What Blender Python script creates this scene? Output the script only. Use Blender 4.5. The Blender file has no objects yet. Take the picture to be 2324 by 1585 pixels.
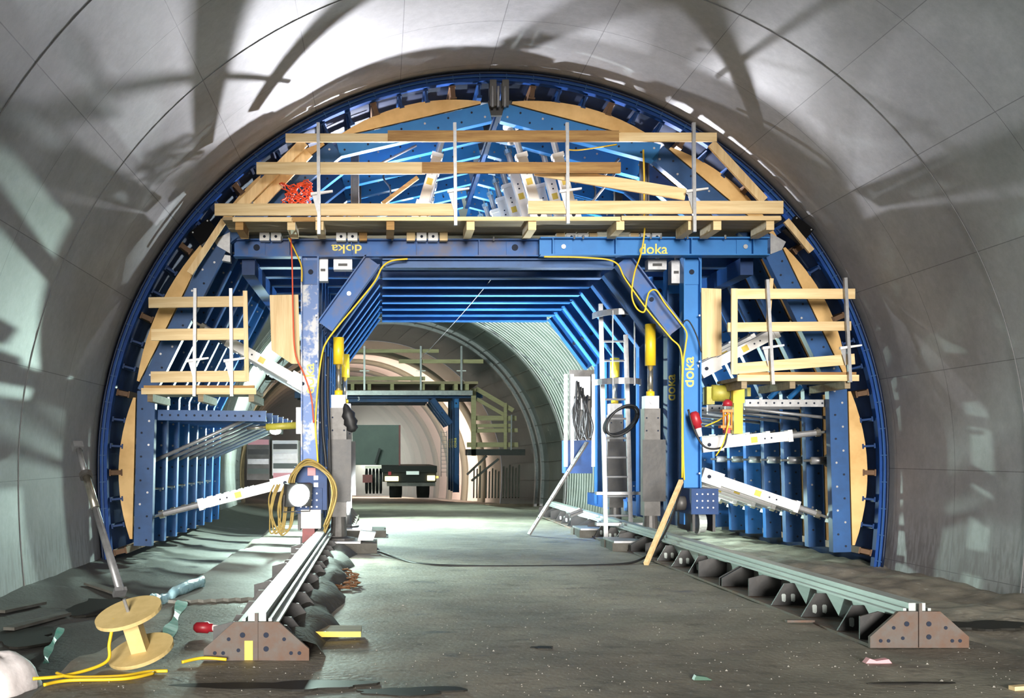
import bpy, math, random
from mathutils import Vector, Matrix
random.seed(7)
scene = bpy.context.scene
COL = scene.collection
# ------------------------------------------------------------------ camera
F, VX, VY, HC = 2400.0, 865.0, 1030.0, 1.5      # focal length in px, vanishing point, eye height
W, H = 2324.0, 1585.0
cam_d = bpy.data.cameras.new('camera'); cam = bpy.data.objects.new('camera', cam_d); COL.objects.link(cam)
cam.location = (0, 0, HC); cam.rotation_euler = (math.pi/2, 0, 0)
cam_d.sensor_fit = 'HORIZONTAL'; cam_d.sensor_width = 36.0; cam_d.lens = 36.0*F/W
cam_d.shift_x = (W/2-VX)/W; cam_d.shift_y = (VY-H/2)/W
cam_d.clip_end = 300
scene.camera = cam
# ------------------------------------------------------------------ light
scene.view_settings.view_transform = 'Standard'; scene.view_settings.look = 'None'
scene.view_settings.exposure = 0.0; scene.view_settings.gamma = 1.0
scene.view_settings.use_curve_mapping = False
wd = bpy.data.worlds.new('world'); scene.world = wd; wd.use_nodes = True
wd.node_tree.nodes['Background'].inputs[0].default_value = (0.93, 0.96, 1.0, 1)
wd.node_tree.nodes['Background'].inputs[1].default_value = 0.24      # added fill let in through a made-up open tunnel end behind the camera
fill_sun_d = bpy.data.lights.new('fill_sun', 'SUN'); fill_sun_d.energy = 7.0; fill_sun_d.angle = math.radians(16); fill_sun_d.color = (1.0, 0.96, 0.90)
fill_sun = bpy.data.objects.new('fill_sun', fill_sun_d); COL.objects.link(fill_sun); fill_sun.rotation_euler = (math.radians(90-6), 0, math.radians(-2))   # added low frontal fill along the tunnel axis, its source unseen
GREEN = (0.72, 1.0, 0.88); COOL = (0.86, 0.97, 1.0); WHITE = (1.0, 0.97, 0.93); LILAC = (0.93, 0.93, 1.0)
def P(px, py, d): return Vector(((px-VX)/F*d, d, HC+(VY-py)/F*d))
# ------------------------------------------------------------------ materials
def mat(name, col, rough=0.6, metal=0.0, col2=None, scale=4.0, mix=0.5, bump=0.0, bscale=None, stretch=(1,1,1), rnd=0.0,
        emit=None, estr=0.0, detail=4.0, lo=0.35, hi=0.65, spec=0.5, coord='Object', trans=0.0):
    m = bpy.data.materials.new(name); m.use_nodes = True; nt = m.node_tree; N = nt.nodes; L = nt.links
    b = N['Principled BSDF']; b.inputs['Roughness'].default_value = rough; b.inputs['Metallic'].default_value = metal
    b.inputs['Specular IOR Level'].default_value = spec
    b.inputs['Base Color'].default_value = (*col, 1)
    tc = N.new('ShaderNodeTexCoord'); mp = N.new('ShaderNodeMapping'); mp.inputs['Scale'].default_value = stretch
    if coord == 'World':
        g = N.new('ShaderNodeNewGeometry'); L.new(g.outputs['Position'], mp.inputs['Vector'])
    else:
        L.new(tc.outputs[coord], mp.inputs['Vector'])
    last = None
    if col2 is not None:
        n = N.new('ShaderNodeTexNoise'); n.inputs['Scale'].default_value = scale; n.inputs['Detail'].default_value = detail
        n.inputs['Roughness'].default_value = 0.65
        L.new(mp.outputs[0], n.inputs['Vector'])
        r = N.new('ShaderNodeMapRange'); r.inputs[1].default_value = lo; r.inputs[2].default_value = hi
        r.inputs[3].default_value = 0; r.inputs[4].default_value = mix; L.new(n.outputs[0], r.inputs[0])
        mx = N.new('ShaderNodeMix'); mx.data_type = 'RGBA'; mx.inputs[6].default_value = (*col, 1); mx.inputs[7].default_value = (*col2, 1)
        L.new(r.outputs[0], mx.inputs[0]); last = mx.outputs[2]
    if rnd:
        oi = N.new('ShaderNodeObjectInfo'); r2 = N.new('ShaderNodeMapRange')
        r2.inputs[3].default_value = 1-rnd; r2.inputs[4].default_value = 1+rnd*0.6; L.new(oi.outputs['Random'], r2.inputs[0])
        hs = N.new('ShaderNodeHueSaturation'); L.new(r2.outputs[0], hs.inputs['Value'])
        if last is not None: L.new(last, hs.inputs['Color'])
        else: hs.inputs['Color'].default_value = (*col, 1)
        last = hs.outputs[0]
    if last is not None: L.new(last, b.inputs['Base Color'])
    if bump:
        n2 = N.new('ShaderNodeTexNoise'); n2.inputs['Scale'].default_value = bscale or scale*3; n2.inputs['Detail'].default_value = 5
        L.new(mp.outputs[0], n2.inputs['Vector'])
        bp = N.new('ShaderNodeBump'); bp.inputs['Strength'].default_value = bump; bp.inputs['Distance'].default_value = 0.02
        L.new(n2.outputs[0], bp.inputs['Height']); L.new(bp.outputs[0], b.inputs['Normal'])
    if emit:
        b.inputs['Emission Color'].default_value = (*emit, 1); b.inputs['Emission Strength'].default_value = estr
    if trans: b.inputs['Transmission Weight'].default_value = trans
    return m
M = {}
M['blue'] = mat('blue_paint', (0.012, 0.080, 0.245), 0.48, 0.0, (0.008, 0.05, 0.155), 2.5, 0.8, rnd=0.15, spec=0.35)  # darkened so the colour carries the shade on the rear frames
M['blue_new'] = mat('fresh_blue_paint', (0.026, 0.19, 0.50), 0.5, 0.0, (0.018, 0.14, 0.40), 2.0, 0.6, spec=0.3)
M['blue_worn'] = mat('worn_blue_paint', (0.035, 0.12, 0.35), 0.55, 0.0, (0.14, 0.13, 0.155), 2.2, 0.85, bump=0.1, lo=0.42, hi=0.68, spec=0.3)
M['blue_scraped'] = mat('scraped_blue_paint', (0.06, 0.14, 0.36), 0.5, 0.0, (0.50, 0.50, 0.50), 1.6, 0.95, lo=0.5, hi=0.56, detail=6)
M['blue_dark'] = mat('dark_blue_steel', (0.008, 0.045, 0.16), 0.5, 0.0, (0.005, 0.025, 0.09), 3.0, 0.7, spec=0.25)
M['ring_blue'] = mat('ring_blue_paint', (0.008, 0.062, 0.28), 0.55, 0.0, (0.005, 0.035, 0.16), 3.0, 0.8, spec=0.2)
M['timber'] = mat('pine_boards', (0.86, 0.66, 0.36), 0.6, 0, (0.66, 0.43, 0.18), 3.0, 0.8, 0.06, 20, (0.35, 6, 6), rnd=0.18)
M['timber_v'] = mat('upright_pine', (0.84, 0.63, 0.34), 0.6, 0, (0.64, 0.41, 0.18), 3.0, 0.8, 0.06, 20, (6, 6, 0.35), rnd=0.18)
M['timber_old'] = mat('aged_pine', (0.50, 0.29, 0.09), 0.7, 0, (0.28, 0.13, 0.035), 3.0, 0.9, 0.08, 20, (0.5, 6, 6), rnd=0.1)
M['former'] = mat('former_timber', (0.82, 0.53, 0.21), 0.55, 0, (0.60, 0.34, 0.10), 2.2, 0.85, 0.05, 18, (0.8, 5, 0.8), rnd=0.14)
M['plank'] = mat('deck_planks', (0.36, 0.28, 0.17), 0.8, 0, (0.20, 0.15, 0.09), 3.0, 0.8, 0.1, 20, (0.35, 6, 6), rnd=0.25)
M['beam_brown'] = mat('brown_beam_ends', (0.16, 0.085, 0.04), 0.7, 0, (0.09, 0.045, 0.02), 5, 0.7)
M['galv'] = mat('galvanised_steel', (0.36, 0.36, 0.365), 0.42, 0.55, (0.22, 0.22, 0.225), 7.0, 0.7)
M['steel'] = mat('grey_steel', (0.105, 0.10, 0.095), 0.5, 0.3, (0.055, 0.05, 0.045), 4.0, 0.8, 0.08)
M['steel_dark'] = mat('dark_steel', (0.024, 0.024, 0.025), 0.5, 0.2, (0.05, 0.045, 0.04), 5.0, 0.7, 0.1)  # near-black; on the rail gussets it paints in their shaded faces
M['rust'] = mat('rusty_steel', (0.125, 0.115, 0.105), 0.75, 0.2, (0.135, 0.065, 0.035), 4.5, 0.8, 0.15, 18)
M['rail_steel'] = mat('rail_steel', (0.48, 0.53, 0.50), 0.45, 0.25, (0.36, 0.39, 0.375), 2.0, 0.8, stretch=(4, 0.5, 4))  # brightness and mint tint of the lamplight put into the rail colour
M['white'] = mat('white_lacquer', (0.84, 0.83, 0.82), 0.38, 0, (0.66, 0.63, 0.58), 3.0, 0.6, rnd=0.06)
M['chrome'] = mat('bare_spindle', (0.66, 0.62, 0.52), 0.25, 0.9, (0.42, 0.38, 0.30), 9.0, 0.7)
M['yellow'] = mat('yellow_paint', (0.80, 0.56, 0.02), 0.4, 0, (0.60, 0.40, 0.02), 4, 0.5)
M['yellow_cable'] = mat('yellow_cable', (0.80, 0.52, 0.02), 0.5)
M['olive_cable'] = mat('dusty_yellow_cable', (0.34, 0.24, 0.05), 0.6, 0, (0.18, 0.12, 0.04), 6, 0.8)
M['olive'] = mat('olive_paint', (0.42, 0.38, 0.05), 0.5, 0, (0.25, 0.22, 0.04), 5, 0.7)
M['shell'] = mat('shaded_skin_steel', (0.006, 0.018, 0.06), 0.45, 0.1, (0.004, 0.010, 0.03), 3.0, 0.8)  # near-black to paint in the shade of the voids behind the ring
M['red'] = mat('red_plastic', (0.34, 0.015, 0.025), 0.4)
M['orange'] = mat('orange_plastic', (0.85, 0.20, 0.02), 0.45)
M['redcable'] = mat('red_cable', (0.72, 0.08, 0.02), 0.5)
M['maroon'] = mat('dusty_red_paint', (0.22, 0.05, 0.05), 0.6, 0, (0.12, 0.05, 0.05), 6, 0.8)
M['black'] = mat('black_rubber', (0.012, 0.012, 0.013), 0.55)
M['char'] = mat('charcoal_box', (0.003, 0.003, 0.0035), 0.7, spec=0.1)
M['timber_far'] = mat('dimmed_far_boards', (0.38, 0.33, 0.18), 0.75, 0, (0.26, 0.22, 0.11), 3.0, 0.8, stretch=(0.5, 4, 4))  # darker copy of the pine, toned down against sunlight reaching this deep
M['plank_dark'] = mat('dimmed_far_planks', (0.05, 0.045, 0.035), 0.8, 0, (0.03, 0.027, 0.02), 3.0, 0.8, rnd=0.3)  # darker plank copy; dimness at the far wall put into the colour
M['hole'] = mat('drilled_holes', (0.006, 0.012, 0.03), 0.8)
M['brown_pad'] = mat('brown_felt', (0.13, 0.085, 0.04), 0.85, 0, (0.20, 0.14, 0.07), 4, 0.8)
M['conc_block'] = mat('dirty_sleeper', (0.11, 0.105, 0.09), 0.85, 0, (0.06, 0.055, 0.046), 4, 0.8, 0.3, 15)
M['plastic_blue'] = mat('pale_blue_plastic', (0.50, 0.76, 0.82), 0.3, 0, (0.20, 0.48, 0.58), 6, 0.7, 0.5, 14)
M['teal_tape'] = mat('green_tape', (0.12, 0.55, 0.42), 0.4, 0, (0.45, 0.72, 0.62), 9, 0.7)
M['bag'] = mat('white_bag', (0.85, 0.80, 0.79), 0.7, 0, (0.72, 0.62, 0.60), 3, 0.5, 0.4, 8)
M['reel'] = mat('reel_plywood', (0.66, 0.50, 0.22), 0.6, 0, (0.46, 0.33, 0.12), 5, 0.6, 0.04)
M['pink'] = mat('pink_scrap', (0.75, 0.35, 0.38), 0.7)
M['label'] = mat('yellow_sticker', (0.62, 0.45, 0.05), 0.5)
M['letter'] = mat('yellow_lettering', (0.72, 0.60, 0.10), 0.5)
M['letter_w'] = mat('white_lettering', (0.8, 0.8, 0.8), 0.5)
M['lampglass'] = mat('lamp_glass', (1, 1, 1), 0.3, emit=(0.95, 1.0, 0.97), estr=60.0)
M['lampbody'] = mat('lamp_housing', (0.03, 0.03, 0.03), 0.5)
M['wet'] = mat('wet_puddle', (0.022, 0.021, 0.018), 0.55, spec=0.12)
M['chip'] = mat('pale_stones', (0.34, 0.32, 0.28), 0.8, rnd=0.3)
# ------------------------------------------------------------------ mesh helpers
class MB:
    def __init__(s): s.v = []; s.f = []
    def add(s, vs, fs):
        o = len(s.v); s.v += [tuple(v) for v in vs]; s.f += [tuple(i+o for i in f) for f in fs]; return s
    def box(s, lo, hi):
        (a, b, c), (d, e, f) = lo, hi
        return s.add([(a,b,c),(d,b,c),(d,e,c),(a,e,c),(a,b,f),(d,b,f),(d,e,f),(a,e,f)],
                     [(0,3,2,1),(4,5,6,7),(0,1,5,4),(1,2,6,5),(2,3,7,6),(3,0,4,7)])
    def bar(s, p0, p1, w, h, up=(0,0,1)):
        p0, p1 = Vector(p0), Vector(p1); u = (p1-p0).normalized(); up = Vector(up)
        if abs(u.dot(up)) > 0.99: up = Vector((1,0,0))
        a = u.cross(up).normalized()*(w/2); b = a.cross(u).normalized()*(h/2)
        vs = [p+i*a+j*b for p in (p0, p1) for i, j in ((-1,-1),(1,-1),(1,1),(-1,1))]
        return s.add(vs, [(0,1,2,3),(7,6,5,4),(0,4,5,1),(1,5,6,2),(2,6,7,3),(3,7,4,0)])
    def tube(s, p0, p1, r, n=10, r1=None, cap=True):
        p0, p1 = Vector(p0), Vector(p1); u = (p1-p0).normalized(); r1 = r if r1 is None else r1
        up = Vector((0,0,1)) if abs(u.z) < 0.95 else Vector((1,0,0))
        a = u.cross(up).normalized(); b = a.cross(u)
        vs = []
        for p, q in ((p0, r), (p1, r1)):
            for i in range(n):
                t = 2*math.pi*i/n; vs.append(p+a*math.cos(t)*q+b*math.sin(t)*q)
        fs = [(i, (i+1) % n, n+(i+1) % n, n+i) for i in range(n)]
        if cap: fs += [tuple(range(n-1, -1, -1)), tuple(range(n, 2*n))]
        return s.add(vs, fs)
    def path(s, pts, r, n=6):
        pts = [Vector(p) for p in pts]; o = len(s.v); k = len(pts); prev = None
        for i, p in enumerate(pts):
            u = (pts[min(i+1, k-1)]-pts[max(i-1, 0)])
            u = u.normalized() if u.length > 1e-9 else Vector((0,0,1))
            if prev is None:
                a = u.cross(Vector((0.3, 0.2, 1))).normalized()
            else:
                a = (prev-u*prev.dot(u)); a = a.normalized() if a.length > 1e-6 else u.cross(Vector((0.3,1,0.1))).normalized()
            prev = a; b = u.cross(a)
            for j in range(n):
                t = 2*math.pi*j/n; s.v.append(tuple(p+a*math.cos(t)*r+b*math.sin(t)*r))
        for i in range(k-1):
            for j in range(n):
                s.f.append((o+i*n+j, o+i*n+(j+1) % n, o+(i+1)*n+(j+1) % n, o+(i+1)*n+j))
        s.f.append(tuple(o+j for j in range(n-1, -1, -1))); s.f.append(tuple(o+(k-1)*n+j for j in range(n)))
        return s
    def prism(s, poly, y0, y1):           # poly: list of (x, z)
        n = len(poly)
        vs = [(x, y0, z) for x, z in poly]+[(x, y1, z) for x, z in poly]
        fs = [tuple(range(n)), tuple(range(2*n-1, n-1, -1))]+[(i, n+i, n+(i+1) % n, (i+1) % n) for i in range(n)]
        return s.add(vs, fs)
    def extr(s, poly, vec):               # poly: 3-D points, extruded along vec
        n = len(poly); vec = Vector(vec)
        vs = [Vector(p) for p in poly]+[Vector(p)+vec for p in poly]
        fs = [tuple(range(n)), tuple(range(2*n-1, n-1, -1))]+[(i, n+i, n+(i+1) % n, (i+1) % n) for i in range(n)]
        return s.add(vs, fs)
    def lathe(s, c, axis, prof, n=20):    # prof: (t along axis, radius)
        c = Vector(c); u = Vector(axis).normalized(); up = Vector((0,0,1)) if abs(u.z) < 0.95 else Vector((1,0,0))
        a = u.cross(up).normalized(); b = a.cross(u); o = len(s.v)
        for t, r in prof:
            for j in range(n):
                q = 2*math.pi*j/n; s.v.append(tuple(c+u*t+a*math.cos(q)*r+b*math.sin(q)*r))
        for i in range(len(prof)-1):
            for j in range(n): s.f.append((o+i*n+j, o+i*n+(j+1) % n, o+(i+1)*n+(j+1) % n, o+(i+1)*n+j))
        s.f.append(tuple(o+j for j in range(n-1, -1, -1))); s.f.append(tuple(o+(len(prof)-1)*n+j for j in range(n)))
        return s
    def ibeam(s, p0, p1, h, b, tf=0.02, tw=0.014, stiff=()):   # depth b along y, height h across
        p0, p1 = Vector(p0), Vector(p1); u = (p1-p0).normalized(); n = Vector((-u.z, 0, u.x))
        for g in (-1, 1): s.bar(p0+n*g*(h-tf)/2, p1+n*g*(h-tf)/2, b, tf, n)
        s.bar(p0, p1, tw, h-2*tf, n)
        for t in stiff:
            q = p0.lerp(p1, t); s.bar(q-u*0.007, q+u*0.007, b*0.96, h-2*tf, n)
        return s
    def build(s, name, m, parent=None, smooth=False, origin=None):
        vs = [Vector(v) for v in s.v]
        lo = Vector([min(v[i] for v in vs) for i in range(3)]); hi = Vector([max(v[i] for v in vs) for i in range(3)])
        o = Vector(origin) if origin is not None else Vector(((lo.x+hi.x)/2, (lo.y+hi.y)/2, lo.z))
        me = bpy.data.meshes.new(name); me.from_pydata([v-o for v in vs], [], s.f); me.update()
        me.materials.append(M[m] if isinstance(m, str) else m)
        if smooth: me.polygons.foreach_set('use_smooth', [True]*len(me.polygons))
        ob = bpy.data.objects.new(name, me); COL.objects.link(ob)
        pl = wloc(parent) if parent is not None else Vector((0,0,0))
        ob.parent = parent; ob.location = o-pl
        if name.endswith('_row'): ob['kind'] = 'stuff'
        return ob
def wloc(o):
    v = Vector(o.location)
    while o.parent is not None: o = o.parent; v += o.location
    return v
def tag(o, label, cat, group=None, kind=None):
    if label: o['label'] = label
    if cat: o['category'] = cat
    if group: o['group'] = group
    if kind: o['kind'] = kind
    return o
def thing(name, loc, label, cat, group=None, kind=None):
    o = bpy.data.objects.new(name, None); COL.objects.link(o); o.location = loc; o.empty_display_size = 0.1
    return tag(o, label, cat, group, kind)
def copy_tree(o, off=(0,0,0), label=None, group=None, parent=None):
    c = o.copy(); COL.objects.link(c); c.parent = parent
    if parent is None: c.location = Vector(o.location)+Vector(off)
    if label: c['label'] = label
    if group: c['group'] = group
    for ch in list(o.children): copy_tree(ch, parent=c)
    return c
def struct(o): o['kind'] = 'structure'; return o
def curve_pts(pts, n=8):                   # smooth interpolation through points
    pts = [Vector(p) for p in pts]; out = []
    for i in range(len(pts)-1):
        p0, p1, p2, p3 = pts[max(i-1,0)], pts[i], pts[i+1], pts[min(i+2, len(pts)-1)]
        for k in range(n):
            t = k/n
            out.append(0.5*((2*p1)+(p2-p0)*t+(2*p0-5*p1+4*p2-p3)*t*t+(3*p1-p0-3*p2+p3)*t**3))
    return out+[pts[-1]]
def cable(name, pts, r, m, label, cat='cable', group=None, n=8, parent=None):
    o = MB().path(curve_pts(pts, n), r, 6).build(name, m, parent, True)
    if parent is None: tag(o, label, cat, group)
    return o
FONT_CACHE = {}
def letters(txt, loc, size, rot, m, parent, squash=1.0):
    key = (txt, size, m)
    if key not in FONT_CACHE:
        cu = bpy.data.curves.new('lettering', 'FONT'); cu.body = txt; cu.size = size; cu.extrude = 0.002
        cu.align_x = 'CENTER'; cu.align_y = 'CENTER'; cu.offset = size*0.012; cu.materials.append(M[m])
        t = bpy.data.objects.new('lettering_curve', cu); COL.objects.link(t); bpy.context.view_layer.update()
        FONT_CACHE[key] = bpy.data.meshes.new_from_object(t.evaluated_get(bpy.context.evaluated_depsgraph_get()))
        bpy.data.objects.remove(t); bpy.data.curves.remove(cu)
    o = bpy.data.objects.new('lettering', FONT_CACHE[key]); COL.objects.link(o); o.parent = parent
    o.location = Vector(loc)-(wloc(parent) if parent else Vector()); o.rotation_euler = rot; o.scale = (1, squash, 1)
    return o
ORD = ['first', 'second', 'third', 'fourth', 'fifth', 'sixth', 'seventh', 'eighth', 'ninth']
# ------------------------------------------------------------------ tunnel shell
CX, CZ, R0 = 1.69, 1.30, 5.97
def A(th, R):
    a = math.radians(abs(th)); sg = 1 if th >= 0 else -1
    if a <= math.pi/2: return (CX+sg*R*math.sin(a), CZ+R*math.cos(a))
    t = a-math.pi/2
    return (CX+sg*R*(1-0.45*(1-math.cos(t))), CZ-R*math.sin(t))
def offx(d): return -1.5*((max(d, 23.0)-23.0)/23.0)**2 if d < 46 else -1.5-0.13*(d-46)
def offz(d): return -0.6*(max(d, 23.0)-23.0)/23.0
def arch(name, ys, R, th0, th1, n, m, thick=None):
    mb = MB(); ths = [th0+(th1-th0)*i/n for i in range(n+1)]
    vs = []
    for y in ys:
        for t in ths:
            x, z = A(t, R); vs.append((x+offx(y), y, z+offz(y)))
    k = n+1
    fs = [(j*k+i, j*k+i+1, (j+1)*k+i+1, (j+1)*k+i) for j in range(len(ys)-1) for i in range(n)]
    mb.add(vs, fs)
    if thick:
        o = len(vs); vs2 = []
        for y in ys:
            for t in ths:
                x, z = A(t, R+thick); vs2.append((x+offx(y), y, z+offz(y)))
        mb.add(vs2, [f[::-1] for f in fs])
        L = len(ys)-1
        mb.f += [(i, o+i, o+i+1, i+1) for i in range(n)]+[(L*k+i, L*k+i+1, o+L*k+i+1, o+L*k+i) for i in range(n)]
        mb.f += [(j*k, (j+1)*k, o+(j+1)*k, o+j*k) for j in range(L)]+[(j*k+n, o+j*k+n, o+(j+1)*k+n, (j+1)*k+n) for j in range(L)]
    ob = mb.build(name, m, None, not name.startswith('trim'), (0, ys[0], 0))
    return ob
def concrete():
    m = mat('cast_lining', (0.50, 0.50, 0.505), 0.55, 0, (0.36, 0.36, 0.365), 0.55, 0.9, 0.12, 6, coord='World', detail=8, lo=0.38, hi=0.62)
    nt = m.node_tree; N = nt.nodes; L = nt.links; b = N['Principled BSDF']
    base = b.inputs['Base Color'].links[0].from_socket
    g = N.new('ShaderNodeNewGeometry'); sp = N.new('ShaderNodeSeparateXYZ'); L.new(g.outputs['Position'], sp.inputs[0])
    def mth(op, a, c=None, d=None):
        n = N.new('ShaderNodeMath'); n.operation = op
        for i, q in enumerate((a, c, d)):
            if q is None: continue
            if isinstance(q, (int, float)): n.inputs[i].default_value = q
            else: L.new(q, n.inputs[i])
        return n.outputs[0]
    dx = mth('SUBTRACT', sp.outputs[0], CX); dz = mth('SUBTRACT', sp.outputs[2], CZ)
    ang = mth('MULTIPLY', mth('ARCTAN2', dx, dz), R0)
    cb = N.new('ShaderNodeCombineXYZ'); L.new(mth('ADD', sp.outputs[1], 3.4), cb.inputs[0]); L.new(mth('ADD', ang, 20.3), cb.inputs[1])
    br = N.new('ShaderNodeTexBrick'); br.offset = 0.0; br.inputs['Scale'].default_value = 1.0
    br.inputs['Brick Width'].default_value = 1.6; br.inputs['Row Height'].default_value = 1.35
    br.inputs['Mortar Size'].default_value = 0.006; br.inputs['Mortar Smooth'].default_value = 0.4
    br.inputs['Color1'].default_value = (1,1,1,1); br.inputs['Color2'].default_value = (0.90,0.90,0.91,1); br.inputs['Mortar'].default_value = (0.45,0.45,0.45,1)
    L.new(cb.outputs[0], br.inputs['Vector'])
    mx = N.new('ShaderNodeMix'); mx.data_type = 'RGBA'; mx.blend_type = 'MULTIPLY'; mx.inputs[0].default_value = 1.0
    L.new(base, mx.inputs[6]); L.new(br.outputs['Color'], mx.inputs[7])
    # fine speckle + rough splashed band along the foot of the wall
    n3 = N.new('ShaderNodeTexNoise'); n3.inputs['Scale'].default_value = 9; n3.inputs['Detail'].default_value = 8; n3.inputs['Roughness'].default_value = 0.8
    L.new(g.outputs['Position'], n3.inputs['Vector'])
    r3 = N.new('ShaderNodeMapRange'); r3.inputs[1].default_value = 0.3; r3.inputs[2].default_value = 0.7; r3.inputs[3].default_value = 0.86; r3.inputs[4].default_value = 1.1
    L.new(n3.outputs[0], r3.inputs[0])
    mx2 = N.new('ShaderNodeMix'); mx2.data_type = 'RGBA'; mx2.blend_type = 'MULTIPLY'; mx2.inputs[0].default_value = 1.0
    L.new(mx.outputs[2], mx2.inputs[6]); L.new(r3.outputs[0], mx2.inputs[7])
    foot = N.new('ShaderNodeMapRange'); foot.inputs[1].default_value = 0.75; foot.inputs[2].default_value = 0.25; L.new(sp.outputs[2], foot.inputs[0])
    n4 = N.new('ShaderNodeTexNoise'); n4.inputs['Scale'].default_value = 5; n4.inputs['Detail'].default_value = 6
    mp4 = N.new('ShaderNodeMapping'); mp4.inputs['Scale'].default_value = (3, 3, 0.7); L.new(g.outputs['Position'], mp4.inputs[0]); L.new(mp4.outputs[0], n4.inputs[0])
    r4 = N.new('ShaderNodeMapRange'); r4.inputs[1].default_value = 0.45; r4.inputs[2].default_value = 0.6; L.new(n4.outputs[0], r4.inputs[0])
    mx3 = N.new('ShaderNodeMix'); mx3.data_type = 'RGBA'; mx3.inputs[7].default_value = (0.27, 0.25, 0.24, 1)
    L.new(mth('MULTIPLY', foot.outputs[0], mth('MULTIPLY', r4.outputs[0], 0.7)), mx3.inputs[0]); L.new(mx2.outputs[2], mx3.inputs[6])
    L.new(mx3.outputs[2], b.inputs['Base Color'])
    return m
M['lining'] = concrete()
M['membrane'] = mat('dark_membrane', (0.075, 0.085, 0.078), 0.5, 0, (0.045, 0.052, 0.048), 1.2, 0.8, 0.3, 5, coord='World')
M['membrane_lit'] = mat('painted_lit_membrane', (0.30, 0.32, 0.31), 0.55, 0, (0.22, 0.235, 0.225), 1.2, 0.8, 0.3, 5, coord='World')  # paler copy of the membrane, the lit stretch put into its colour
M['cream'] = mat('cream_sheet', (0.82, 0.76, 0.66), 0.6, 0, (0.70, 0.63, 0.52), 0.8, 0.6, coord='World')
M['khaki'] = mat('khaki_rib', (0.20, 0.19, 0.12), 0.7, 0, (0.11, 0.11, 0.07), 3, 0.7, coord='World')
YF = 16.0                                   # front face of the formwork
ys = [-1+0.5*i for i in range(36)]  # lining stops just behind the camera so the added fill gets in
struct(arch('wall_lining', ys, R0+0.045, -108, 108, 96, 'lining', 0.35))
for i, (yy, w) in enumerate(((9.4, 0.03), (12.6, 0.02), (6.2, 0.02))):
    struct(arch('trim_%d' % (i+1), [yy, yy+w], R0+0.036, -106, 106, 96, 'lining', 0.01))
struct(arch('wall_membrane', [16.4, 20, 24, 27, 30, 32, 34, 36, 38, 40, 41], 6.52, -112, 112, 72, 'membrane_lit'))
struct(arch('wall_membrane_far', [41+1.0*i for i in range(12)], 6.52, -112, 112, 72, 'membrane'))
for i in range(7):
    y0 = 52+4.4*i
    struct(arch('wall_cream_%d' % (i+1), [y0, y0+1.6, y0+3.2], 6.50, -112, 112, 64, 'cream'))
    struct(arch('wall_rib_%d' % (i+1), [y0+3.2, y0+3.8, y0+4.4], 6.36, -112, 112, 64, 'khaki', 0.16))
# end wall far down the tunnel
mb = MB(); yE = 82; pl = [A(t, 6.9) for t in range(-112, 113, 8)]
mb.prism([(x+offx(yE), z+offz(yE)) for x, z in pl], yE, yE+0.4); struct(mb.build('wall_end', 'khaki'))
# double arch band in front of the second carriage
for i, (dd, rr) in enumerate(((44.6, 6.40), (45.3, 6.34))):
    struct(arch('trim_%d' % (i+4), [dd, dd+0.16], rr, -108, 108, 64, 'galv', 0.12))
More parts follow.
